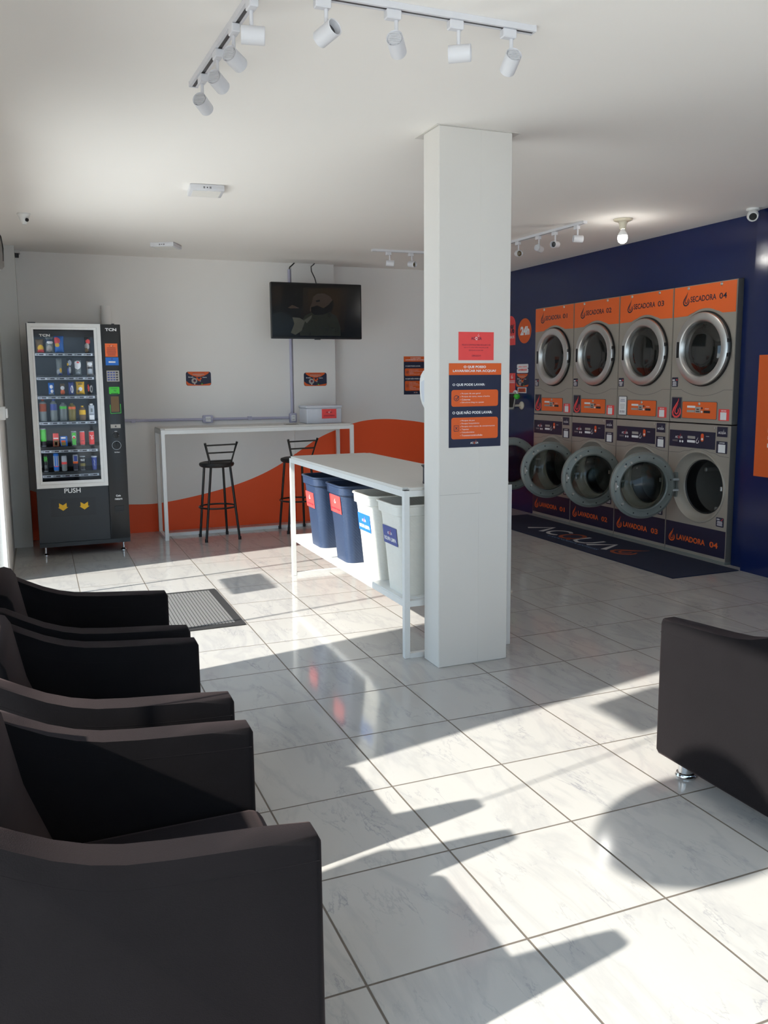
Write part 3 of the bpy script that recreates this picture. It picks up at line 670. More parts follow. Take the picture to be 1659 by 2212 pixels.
def errado(o, u, v, n, w, label):
    h = w * 0.555
    b, end = sheet('instruction_sticker', o, u, v, n, w, h, label, 'sticker', r=w * 0.09, base='navyp')
    k = w / 0.25
    def P(l): return [(x * w, y * h, 0.0013) for x, y in l]
    b.poly(P([(0.06, 0.97), (0.12, 0.85), (0.25, 0.72), (0.4, 0.64), (0.5, 0.62), (0.6, 0.64), (0.75, 0.72), (0.88, 0.85), (0.94, 0.97), (0.88, 0.995), (0.12, 0.995)]), 'orange2')
    b.poly(P([(0.01, 0.35), (0.10, 0.20), (0.25, 0.10), (0.5, 0.05), (0.8, 0.12), (0.99, 0.18), (0.99, 0.12), (0.93, 0.01), (0.08, 0.01), (0.01, 0.13)]), 'orange2')
    b.text('PREZADO CLIENTE', 0.27 * w, 0.885 * h, 0.75 * w, 0.925 * h, 0.0017, 'purple', 0.02)
    for i, (a, c) in enumerate(((0.28, 0.72), (0.26, 0.74), (0.42, 0.62))): b.rect(a * w, (0.82 - i * 0.06) * h, c * w, (0.845 - i * 0.06) * h, 0.0017, 'greyp')
    b.text('Errado', 0.10 * w, 0.58 * h, 0.30 * w, 0.655 * h, 0.0017, 'paper', 0.03); b.text('Certo', 0.66 * w, 0.56 * h, 0.83 * w, 0.63 * h, 0.0017, 'paper', 0.03)
    b.stroke([(0.42 * w, 0.58 * h), (0.52 * w, 0.35 * h)], 0.06 * w, 0.0017, 'orange2'); b.stroke([(0.61 * w, 0.56 * h), (0.52 * w, 0.35 * h)], 0.06 * w, 0.0019, 'orange2')
    b.disc(0.33 * w, 0.35 * h, 0.115 * w, 0.0017, 'greyp', 24); b.disc(0.34 * w, 0.36 * h, 0.05 * w, 0.0019, 'purple', 18)
    b.poly([(0.55 * w, 0.30 * h, 0.0019), (0.72 * w, 0.26 * h, 0.0019), (0.70 * w, 0.12 * h, 0.0019), (0.54 * w, 0.12 * h, 0.0019)], 'mesh')
    b.disc(0.56 * w, 0.34 * h, 0.03 * w, 0.0019, 'greyp', 12); b.disc(0.63 * w, 0.12 * h, 0.025 * w, 0.0021, 'green', 12); b.disc(0.34 * w, 0.12 * h, 0.02 * w, 0.0021, 'paper', 12)
    return end()
WX = (1, 0, 0), (0, 0, 1), (0, -1, 0)
errado((1.398, YB, 1.449), *WX, 0.25, 'orange and navy how-to sticker on the open back wall above the bar stool')
errado((2.614, 8.50, 1.432), *WX, 0.252, 'orange and navy how-to sticker on the back wall below the television')

# ------------------------------------------------------------------ vending machine
VX, VY = -0.045, 7.62
vm = empty('vending_machine', (VX, VY, 0), 'tall black snack vending machine with white framed glass door in the corner', 'vending machine')
Mv = frame((-VX, 0, 0), (1, 0, 0), (0, 0, 1), (0, -1, 0))
b = B('vblack', M=Mv)
b.box((-0.045, 0.085, -0.75), (0.705, 0.60, -0.001)); b.box((-0.045, 0.60, -0.75), (-0.005, 1.980, -0.001)); b.box((0.53, 0.60, -0.75), (0.705, 1.980, -0.001)); b.box((-0.005, 1.958, -0.75), (0.53, 1.980, -0.001)); b.box((-0.005, 0.60, -0.75), (0.53, 1.958, -0.60))
b.box((-0.005, 0.601, -0.5999), (0.53, 1.957, -0.595), 'vinside')
b.box((-0.004, 0.602, -0.595), (-0.001, 1.957, -0.002), 'vdark'); b.box((0.526, 0.602, -0.595), (0.529, 1.957, -0.002), 'vdark'); b.box((-0.03, 1.980, -0.2), (0.03, 1.990, -0.02), 'black'); b.box((0.64, 1.980, -0.1), (0.66, 1.988, -0.02), 'black')
b.done('cabinet', vm, smooth=False)
b = B('white', M=Mv); o0, o1, q0, q1 = -0.038, 0.541, 0.598, 1.980; i0, i1, j0, j1 = 0.010, 0.486, 0.655, 1.930
def frame_ring(b, O, I, n0, n1):
    a = [(O[0], O[1], n0), (O[2], O[1], n0), (O[2], O[3], n0), (O[0], O[3], n0)]; c = [(I[0], I[1], n1), (I[2], I[1], n1), (I[2], I[3], n1), (I[0], I[3], n1)]
    for i in range(4): b.poly([a[i], a[(i + 1) % 4], c[(i + 1) % 4], c[i]])
frame_ring(b, (o0, q0, o1, q1), (o0, q0, o1, q1), 0.0, 0.020); frame_ring(b, (o0, q0, o1, q1), (o0 + .028, q0 + .028, o1 - .028, q1 - .028), 0.020, 0.022)
frame_ring(b, (o0 + .028, q0 + .028, o1 - .028, q1 - .028), (o0 + .036, q0 + .036, o1 - .036, q1 - .036), 0.022, 0.014); frame_ring(b, (o0 + .036, q0 + .036, o1 - .036, q1 - .036), (i0, j0, i1, j1), 0.014, 0.012); frame_ring(b, (i0, j0, i1, j1), (i0, j0, i1, j1), 0.012, 0.0)
dr = b.done('door_frame', vm, smooth=False, clean=False)
b = B('vglass', M=Mv); b.box((i0 - .005, j0 - .005, 0.003), (i1 + .005, j1 + .005, 0.006)); pn = b.done('glass_pane', dr, smooth=False)
b = B('paper', M=Mv); b.text('TCN', 0.053, 1.871, 0.138, 1.892, 0.0065, 'paper', 0.035); b.done('lettering', dr, smooth=False)
b = B('vside', M=Mv); b.prism(rr(0.546, 0.124, 0.7045, 1.979, 0.006), 0.0, 0.016, 0, 0.003, 2); pn = b.done('control_panel', vm)
for t_, u0, v0, u1, v1, bo in (('TCN', 0.580, 1.922, 0.672, 1.947, 0.035), ('Coin', 0.600, 0.495, 0.640, 0.512, 0.03), ('return', 0.590, 0.466, 0.652, 0.483, 0.03), ('COIN', 0.615, 1.062, 0.636, 1.070, 0.02), ('Coin Return', 0.606, 0.880, 0.650, 0.890, 0.02)):
    b = B('paper', M=Mv); b.text(t_, u0, v0, u1, v1, 0.0165, 'paper', bo); b.done('lettering', pn, smooth=False)
def card(m, u0, v0, u1, v1, nm='sticker', extra=None, n=0.0162, lab=None):
    b = B(m, M=Mv); b.prism([(u0, v0), (u1, v0), (u1, v1), (u0, v1)], n, n + 0.0012); e = n + 0.0016
    if extra: extra(b, e)
    o = b.done(nm, pn, smooth=False)
    if lab: o['label'] = lab
card('orange', 0.572, 1.706, 0.674, 1.818, extra=lambda b, e: (acqua(b, 0.605, 1.793, 0.036, 0.008, e, b._mi('navyp'), b._mi('paper')), lines(b, 0.580, 1.782, 0.666, 7, 0.0105, 0.0035, e, 'purple', 3)), lab='orange notice')
card('blue', 0.571, 1.633, 0.678, 1.700, extra=lambda b, e: (b.rect(0.596, 1.655, 0.652, 1.667, e, 'paper'), b.disc(0.624, 1.686, 0.008, e, 'blued', 16)), lab='blue notice')
def keys(b, e):
    for r in range(4):
        for k in range(4): b.rect(0.581 + k * 0.023, 1.504 + r * 0.021, 0.598 + k * 0.023, 1.515 + r * 0.021, e, 'blued' if k < 3 else 'mesh')
card('greyp', 0.574, 1.495, 0.678, 1.588, 'keypad', keys)
b = B('green', M=Mv); b.prism(rr(0.586, 1.388, 0.673, 1.449, 0.006), 0.0162, 0.030, 0, 0.004, 2); b.rect(0.600, 1.432, 0.655, 1.435, 0.0305, 'mesh'); b.text('R$', 0.626, 1.408, 0.645, 1.422, 0.0305, 'mesh'); b.rect(0.602, 1.391, 0.66, 1.396, 0.0305, 'black'); b.done('banknote_reader', pn)
b = B('green', M=Mv); b.stroke([(0.5895, 1.297), (0.5925, 1.221), (0.6765, 1.224), (0.676, 1.302)], 0.005, 0.0175); b.done('light_frame', pn, smooth=False)
card('brown', 0.598, 1.235, 0.664, 1.368, 'card', n=0.018)
card('greyp', 0.585, 1.094, 0.668, 1.127, 'coin_plate', lambda b, e: b.disc(0.627, 1.110, 0.007, e, 'mesh', 12))
b = B('black', M=Mv); b.lathe([(0, 0.016), (0.027, 0.016), (0.025, 0.022), (0.022, 0.024), (0, 0.024)], Matrix.Translation((0.625, 1.034, 0)), 28); b.box((0.621, 1.015, 0.024), (0.629, 1.053, 0.034)); b.disc(0.648, 1.03, 0.0025, 0.0235, 'paper', 8); b.done('coin_slot', pn)
b = B('black', M=Mv); b.lathe([(0, 0.016), (0.036, 0.016), (0.036, 0.020), (0.030, 0.028), (0, 0.030)], Matrix.Translation((0.626, 0.944, 0)), 32); b.ring(0.626, 0.944, 0.0365, 0.0035, 0.0212, 'silverink', 32); b.box((0.622, 0.92, 0.03), (0.630, 0.968, 0.040)); b.done('return_knob', pn)
b = B('black', M=Mv); b.prism(rr(0.582, 0.350, 0.662, 0.412, 0.003), 0.0162, 0.022, 0, 0.002, 1); b.box((0.584, 0.352, 0.022), (0.66, 0.372, 0.030)); b.done('coin_cup', pn)
b = B('vblack', M=Mv); b.box((-0.045, 0.124, 0.0), (0.540, 0.597, 0.014), 0, 0.003, 1); b.box((0.05, 0.33, 0.0141), (0.445, 0.52, 0.0146)); b.box((-0.043, 0.086, -0.0005), (0.703, 0.121, 0.006)); b.text('PUSH', 0.178, 0.549, 0.310, 0.590, 0.0146, 'paper', 0.015); lp = b.done('lower_panel', vm, smooth=False)
b = B('black', M=Mv); b.stroke([(0.066, 0.353), (0.066, 0.500), (0.428, 0.500), (0.428, 0.353), (0.066, 0.353)], 0.006, 0.0149)
b.prism([(0.069, 0.356), (0.425, 0.356), (0.425, 0.497), (0.069, 0.497)], 0.0147, 0.0150, 'vside')
for u in (0.16, 0.334): b.poly([(u - 0.040, 0.428, 0.0156), (u, 0.399, 0.0156), (u + 0.042, 0.428, 0.0156), (u + 0.030, 0.430, 0.0156), (u + 0.030, 0.466, 0.0156), (u, 0.446, 0.0156), (u - 0.031, 0.466, 0.0156), (u - 0.031, 0.430, 0.0156)], 'yellow')
b.done('delivery_flap', lp, smooth=False)
for x in (0.002, 0.655):
    for n in (-0.10, -0.66):
        b = B('chrome', M=Mv @ frame((x, 0, n), (1, 0, 0), (0, 0, -1), (0, 1, 0))); b.lathe([(0, 0), (0.027, 0), (0.027, 0.006), (0.012, 0.016), (0.009, 0.018), (0.009, 0.085), (0, 0.085)], None, 20); b.done('foot', vm)
TRAY = [(1.717, 1.745), (1.5136, 1.553), (1.352, 1.387), (1.1327, 1.160), (0.890, 0.942), (0.6745, 0.7236)]
rnd = random.Random(5)
for sb, st in TRAY:
    b = B('black', M=Mv); b.box((0.0, sb, -0.58), (0.525, st - 0.001, -0.125)); t_ = b.done('shelf', vm, smooth=False)
    b = B('silverink', M=Mv); b.box((0.014, sb, -0.1245), (0.476, sb + 0.021, -0.12))
    for k in range(6):
        u = 0.022 + k * 0.0765; b.rect(u, sb + 0.005, u + 0.018, sb + 0.016, -0.1195, 'mesh'); b.rect(u + 0.022, sb + 0.005, u + 0.058, sb + 0.016, -0.1195, 'mesh')
        b.text(str((TRAY.index((sb, st)) + 1) * 10 + k + 1), u + 0.003, sb + 0.007, u + 0.015, sb + 0.014, -0.1192, 'paper', 0.0)
    b.done('price_strip', t_, smooth=False)

M['led'] = mat('cool_led_strip', rgb(230, 235, 245), 0.5, emit=(0.85, 0.92, 1.0, 1), estr=5)  # added glow strips, only there to brighten the inside of the vending machine
for u0 in (0.0, 0.5195):
    b = B('led', M=Mv); b.box((u0, 0.66, -0.06), (u0 + 0.006, 1.93, -0.02)); b.done('light_strip', vm, smooth=False)
# goods on the trays
KX = 7.79 / 7.62
def cv(x0, x1, z0): return x0 * KX, x1 * KX, 1.477 + (z0 - 1.477) * KX
ROWN = ['top', 'second', 'third', 'fourth', 'fifth', 'bottom']
def good(name, row, x0, x1, ztop, label, cat, build):
    a, c, z1 = cv(x0, x1, ztop); z0 = TRAY[row][1]
    w = c - a; h = z1 - z0
    b = B(M=frame(((a + c) / 2, 7.79, z0), (1, 0, 0), (0, 0, 1), (0, -1, 0)))
    build(b, w, h)
    o = b.done(name, angle=50)
    tag(o, label, cat, 'goods on the %s vending shelf' % ROWN[row])
def bagf(base, patches, lean=0.0):
    def f(b, w, h):
        N, K = 18, 26
        def m_at(u, v):
            mm = base
            for (x, y, rx, ry, m) in patches:
                if ((u - x) / rx) ** 2 + ((v - y) / ry) ** 2 < 1: mm = m
            return mm
        for s in (1, -1):
            g = [[b.v(((-0.5 + i / N) * w * (1 - 0.06 * math.sin(PI * j / K)) + lean * (j / K), j / K * h, s * 0.55 * min(w, 0.05) * (math.sin(PI * i / N) ** 0.6 if 0 < i < N else 0) * (math.sin(PI * j / K) ** 0.55 if 0 < j < K else 0.02))) for j in range(K + 1)] for i in range(N + 1)]
            for i in range(N):
                for j in range(K):
                    q = [g[i][j], g[i + 1][j], g[i + 1][j + 1], g[i][j + 1]]
                    b.face(q if s > 0 else q[::-1], m_at((i + .5) / N, (j + .5) / K))
        bmesh.ops.remove_doubles(b.bm, verts=b.bm.verts, dist=1e-5)
    return f
def canf(bands, lid='silverink', marks=None, slim=1.0):
    def f(b, w, h):
        r = w / 2 * slim; Mx = frame((0, 0, 0), (1, 0, 0), (0, 0, -1), (0, 1, 0))
        b.lathe([(0, 0), (r * 0.72, 0), (r * 0.78, h * 0.015), (r, h * 0.06)], Mx, 20, 'silverink')
        z = 0.06
        for zz, m in bands:
            b.lathe([(r, h * z), (r, h * zz)], Mx, 20, m); z = zz
        b.lathe([(r, h * z), (r * 0.86, h * 0.975), (r * 0.88, h), (r * 0.78, h), (r * 0.76, h * 0.985), (0, h * 0.985)], Mx, 20, lid)
        if marks: marks(b, r, h)
    return f
def bottlef(body, label, cap, lz=(0.45, 0.7), neck=0.82):
    def f(b, w, h):
        r = w / 2; Mx = frame((0, 0, 0), (1, 0, 0), (0, 0, -1), (0, 1, 0))
        b.lathe([(0, 0), (r * 0.85, 0), (r, h * 0.04), (r, h * lz[0])], Mx, 24, body)
        b.lathe([(r * 1.01, h * lz[0]), (r * 1.01, h * lz[1])], Mx, 24, label)
        b.lathe([(r, h * lz[1]), (r * 0.9, h * (lz[1] + 0.06)), (r * 0.45, h * neck), (r * 0.36, h * (neck + 0.04)), (r * 0.36, h * 0.93)], Mx, 24, body)
        b.lathe([(r * 0.42, h * 0.92), (r * 0.42, h), (0, h)], Mx, 20, cap)
    return f
def cartonf(base, bits, top=None):
    def f(b, w, h):
        d = 0.02; b.box((-w / 2, 0, -d), (w / 2, h * (0.9 if top else 1), d), base, 0.002, 1)
        if top: b.box((-w * 0.28, h * 0.9, -0.012), (w * 0.28, h, 0.012), top, 0.002, 1)
        for (x0, y0, x1, y1, m) in bits: b.rect((x0 - .5) * w, y0 * h, (x1 - .5) * w, y1 * h, d + 0.0005, m)
    return f
def marks_claw(b, r, h):
    for k in (-1, 0, 1):
        x = k * r * 0.38
        pts = [(x - 0.002, h * 0.86), (x + 0.002, h * 0.75), (x - 0.001, h * 0.68), (x + 0.003, h * 0.55)]
        b.stroke(pts, [0.003, 0.005, 0.005, 0.001], r * 1.02, 'green')
    for q in range(3): b.rect(-r * 0.45, h * (0.22 + q * 0.06), r * 0.45, h * (0.245 + q * 0.06), r * 1.02, 'bottlegrey')
def marks_patch(y0, y1, m, w=0.7):
    return lambda b, r, h: b.rect(-r * w, h * y0, r * w, h * y1, r * 1.02, m)
def mtxt(t, y0, y1, m): return lambda b, r, h: b.text(t, -r * 0.8, h * y0, r * 0.8, h * y1, r * 1.02, m, 0.02)
good('snack_bag', 0, 0.019, 0.087, 1.850, 'brown snack bag with yellow and red corner, first on the top vending shelf', 'snack', bagf('brown', [(0.62, 0.32, 0.38, 0.25, 'yellow'), (0.7, 0.08, 0.5, 0.16, 'red')]))
good('snack_bag', 0, 0.097, 0.163, 1.874, 'dark green and white snack bag on the top vending shelf', 'snack', bagf('bottlegrey', [(0.5, 0.78, 0.6, 0.25, 'binblue'), (0.55, 0.62, 0.4, 0.09, 'paper'), (0.45, 0.25, 0.35, 0.2, 'greyp'), (0.5, 0.9, 0.6, 0.1, 'bottlegrey')]))
good('snack_bag', 0, 0.168, 0.243, 1.877, 'bright blue snack bag with red print on the top vending shelf', 'snack', bagf('blue', [(0.25, 0.72, 0.38, 0.2, 'red'), (0.28, 0.45, 0.25, 0.12, 'yellow')]))
good('snack_bag', 0, 0.406, 0.456, 1.868, 'dark brown and red snack bag alone at the right of the top vending shelf', 'snack', bagf('mesh', [(0.6, 0.72, 0.4, 0.15, 'red'), (0.4, 0.42, 0.4, 0.2, 'greyp'), (0.3, 0.15, 0.3, 0.15, 'brown')]))
good('chocolate_bar', 1, 0.172, 0.219, 1.692, 'grey blue wafer packet, leftmost on the second vending shelf', 'snack', bagf('bottlegrey', [(0.4, 0.2, 0.4, 0.15, 'silverink'), (0.75, 0.3, 0.2, 0.14, 'yellow'), (0.7, 0.02, 0.4, 0.1, 'blued')]))
good('chocolate_bar', 1, 0.257, 0.301, 1.690, 'dark blue wafer packet with silver letters on the second vending shelf', 'snack', bagf('mesh', [(0.55, 0.75, 0.35, 0.16, 'silverink'), (0.15, 0.65, 0.2, 0.08, 'yellow'), (0.2, 0.18, 0.4, 0.25, 'blued'), (0.5, 0.3, 0.2, 0.2, 'silverink')]))
good('chocolate_bar', 1, 0.316, 0.372, 1.676, 'cream and grey wafer packet, second from right on its vending shelf', 'snack', bagf('bottlegrey', [(0.45, 0.68, 0.55, 0.28, 'paper'), (0.55, 0.85, 0.2, 0.06, 'red'), (0.5, 0.12, 0.3, 0.1, 'silverink')]))
good('chocolate_bar', 1, 0.414, 0.468, 1.668, 'silver white packet at the right end of the second vending shelf', 'snack', bagf('greyp', [(0.5, 0.8, 0.4, 0.14, 'paper'), (0.5, 0.25, 0.45, 0.2, 'silverink'), (0.5, 0.52, 0.5, 0.05, 'mesh')]))
good('biscuit_pack', 2, 0.100, 0.148, 1.490, 'blue and white biscuit pack, leftmost on the third vending shelf', 'snack', bagf('blue', [(0.5, 0.66, 0.28, 0.16, 'paper'), (0.6, 0.3, 0.25, 0.14, 'paper'), (0.5, 0.06, 0.4, 0.1, 'silverink')]))
good('biscuit_pack', 2, 0.193, 0.231, 1.482, 'peach and brown biscuit pack on the third vending shelf', 'snack', bagf('brown', [(0.5, 0.6, 0.45, 0.18, 'paper'), (0.5, 0.22, 0.5, 0.22, 'orange')]))
good('biscuit_pack', 2, 0.259, 0.304, 1.494, 'dark violet biscuit pack with white letters on the third vending shelf', 'snack', bagf('blued', [(0.65, 0.42, 0.25, 0.3, 'paper'), (0.6, 0.42, 0.1, 0.2, 'blued')]))
good('snack_bag', 2, 0.320, 0.389, 1.497, 'yellow snack bag on the third vending shelf', 'snack', bagf('yellow', [(0.5, 0.42, 0.22, 0.16, 'paper'), (0.25, 0.25, 0.16, 0.12, 'brown'), (0.5, 0.8, 0.3, 0.04, 'brown')]))
good('biscuit_pack', 2, 0.409, 0.459, 1.478, 'black and pink packet at the right end of the third vending shelf', 'snack', bagf('mesh', [(0.2, 0.6, 0.12, 0.35, 'red'), (0.68, 0.5, 0.25, 0.35, 'greyp'), (0.68, 0.5, 0.14, 0.22, 'mesh')]))
good('drink_bottle', 3, 0.019, 0.078, 1.352, 'clear bottle with rust orange sleeve, leftmost on the fourth vending shelf', 'bottle', bottlef('bottlegrey', 'matorange', 'matorange', (0.45, 0.8), 0.9))
good('drink_bottle', 3, 0.105, 0.163, 1.352, 'clear bottle with violet sleeve on the fourth vending shelf', 'bottle', bottlef('bottlegrey', 'blued', 'blued', (0.5, 0.78), 0.9))
good('drink_bottle', 3, 0.179, 0.239, 1.322, 'pale grey bottle with bright green band on the fourth vending shelf', 'bottle', bottlef('bottlegrey', 'green', 'bottlegrey', (0.66, 0.8), 0.93))
good('drink_bottle', 3, 0.247, 0.308, 1.316, 'olive yellow bottle with orange band on the fourth vending shelf', 'bottle', bottlef('bottleol', 'orange', 'bottleol', (0.66, 0.8), 0.93))
good('drink_bottle', 3, 0.334, 0.388, 1.292, 'short yellow and brown bottle next to the white carton in the vending machine', 'bottle', bottlef('brown', 'yellow', 'yellow', (0.4, 0.72), 0.88))
good('drink_carton', 3, 0.412, 0.458, 1.309, 'pale blue drink carton with green drop, fourth vending shelf', 'carton', cartonf('silverink', [(0.35, 0.5, 0.7, 0.72, 'bottlegrey'), (0.05, 0.36, 0.95, 0.385, 'mesh'), (0.1, 0.05, 0.9, 0.3, 'paper')], 'paper'))
good('drink_can', 4, 0.014, 0.062, 1.108, 'tall bright green can, leftmost on the fifth vending shelf', 'can', canf([(0.3, 'mesh'), (0.94, 'green')], marks=marks_patch(0.4, 0.8, 'green', 0.5)))
good('juice_carton', 4, 0.113, 0.158, 1.064, 'small red juice carton with fruit picture on the fifth vending shelf', 'carton', cartonf('red', [(0.08, 0.58, 0.92, 0.66, 'paper'), (0.05, 0.02, 0.95, 0.48, 'brown'), (0.3, 0.1, 0.7, 0.35, 'red')]))
good('juice_carton', 4, 0.171, 0.227, 1.038, 'small blue juice carton with green fruit on the fifth vending shelf', 'carton', cartonf('blue', [(0.1, 0.76, 0.75, 0.92, 'paper'), (0.1, 0.05, 0.75, 0.4, 'bottleol'), (0.1, 0.4, 0.7, 0.58, 'orange2')]))
good('drink_can', 4, 0.258, 0.303, 1.078, 'green can with red and white shield on the fifth vending shelf', 'can', canf([(0.34, 'navy'), (0.94, 'bottlegrey')], marks=lambda b, r, h: (b.rect(-r * 0.7, h * 0.06, r * 0.7, h * 0.9, r * 1.005, 'green'), b.disc(0, h * 0.6, r * 0.6, r * 1.02, 'paper', 16), b.disc(0, h * 0.56, r * 0.45, r * 1.03, 'red', 16))))
good('drink_can', 4, 0.327, 0.369, 1.076, 'plain red can between two cans on the fifth vending shelf', 'can', canf([(0.94, 'red')], marks=marks_patch(0.32, 0.35, 'purple', 0.6)))
good('drink_can', 4, 0.402, 0.447, 1.076, 'red can with white script at the right of the fifth vending shelf', 'can', canf([(0.94, 'red')], marks=lambda b, r, h: (b.stroke([(-r * 0.6, h * 0.72), (0, h * 0.62), (r * 0.6, h * 0.7)], 0.004, r * 1.02, 'paper'), b.ring(r * 0.1, h * 0.5, r * 0.35, 0.003, r * 1.02, 'paper', 16))))
good('drink_can', 5, 0.019, 0.067, 0.893, 'black can with green claw marks on the bottom vending shelf', 'can', canf([(0.94, 'black')], lid='mesh', marks=marks_claw))
good('drink_can', 5, 0.105, 0.150, 0.894, 'tall light blue can on the bottom vending shelf', 'can', canf([(0.3, 'blue'), (0.86, 'silverink'), (0.94, 'blue')], lid='blue', marks=lambda b, r, h: (b.rect(-r * 0.55, h * 0.06, -r * 0.1, h * 0.9, r * 1.0, 'blue'), b.rect(r * 0.15, h * 0.06, r * 0.5, h * 0.9, r * 1.0, 'blue'), b.rect(-r * 0.7, h * 0.26, r * 0.7, h * 0.30, r * 1.02, 'red'))))
good('drink_can', 5, 0.169, 0.213, 0.871, 'silver and pale blue can with dark base on the bottom vending shelf', 'can', canf([(0.45, 'bottlegrey'), (0.6, 'red'), (0.94, 'silverink')]))
good('drink_can', 5, 0.262, 0.304, 0.876, 'dark blue and silver can with red mark on the bottom vending shelf', 'can', canf([(0.45, 'navy'), (0.58, 'orange2'), (0.94, 'silverink')], marks=marks_patch(0.6, 0.93, 'blued', 0.62)))
good('drink_can', 5, 0.317, 0.364, 0.862, 'black and gold can with white letters on the bottom vending shelf', 'can', canf([(0.3, 'black'), (0.5, 'bottleol'), (0.94, 'black')], marks=mtxt('WAY', 0.64, 0.82, 'paper')))
good('drink_cup', 5, 0.411, 0.460, 0.860, 'violet lidded cup at the right of the bottom vending shelf', 'cup', lambda b, w, h: (b.lathe([(0, 0), (w * 0.38, 0), (w * 0.47, h * 0.9)], frame((0, 0, 0), (1, 0, 0), (0, 0, -1), (0, 1, 0)), 24, 'blued'), b.lathe([(w * 0.47, h * 0.9), (w * 0.51, h * 0.91), (w * 0.51, h * 0.97), (w * 0.45, h), (0, h)], frame((0, 0, 0), (1, 0, 0), (0, 0, -1), (0, 1, 0)), 24, 'silverink'), b.stroke([(-w * 0.1, h * 0.75), (w * 0.05, h * 0.55), (-w * 0.08, h * 0.45), (w * 0.06, h * 0.3)], 0.003, w * 0.46, 'silverink')))

# ------------------------------------------------------------------ stacked dryers and washers
YL = [7.82, 7.12, 6.415, 5.712]; MW = [0.70, 0.705, 0.703, 0.692]; SPLIT = 1.108
def hole_face(b, u0, v0, u1, v1, cu, cv_, r, n, m, seg=48):
    angs = [2 * PI * i / seg for i in range(seg)] + [math.atan2(v - cv_, u - cu) % (2 * PI) for u in (u0, u1) for v in (v0, v1)]
    angs = sorted(angs); I = []; O = []
    for a in angs:
        c, s_ = math.cos(a), math.sin(a)
        tu = ((u1 - cu) / c if c > 0 else (u0 - cu) / c) if abs(c) > 1e-9 else 1e9
        tv_ = ((v1 - cv_) / s_ if s_ > 0 else (v0 - cv_) / s_) if abs(s_) > 1e-9 else 1e9
        t = min(tu, tv_)
        I.append(b.v((cu + r * c, cv_ + r * s_, n))); O.append(b.v((cu + t * c, cv_ + t * s_, n)))
    k = len(angs)
    for i in range(k): b.face([I[i], I[(i + 1) % k], O[(i + 1) % k], O[i]], m)
def arc(cu, cv_, r, a0, a1, k=16): return [(cu + r * math.cos(a0 + (a1 - a0) * i / k), cv_ + r * math.sin(a0 + (a1 - a0) * i / k)) for i in range(k + 1)]
MF = frame((0, 0, 0), (0, -1, 0), (0, 0, 1), (-1, 0, 0))
def sub(root, name, fn, mats=(), smooth=True, angle=35, label=None, clean=True):
    b = B(*mats, M=MF); fn(b); o = b.done(name, root, smooth=smooth, angle=angle, clean=clean)
    if label: o['label'] = label
    return o
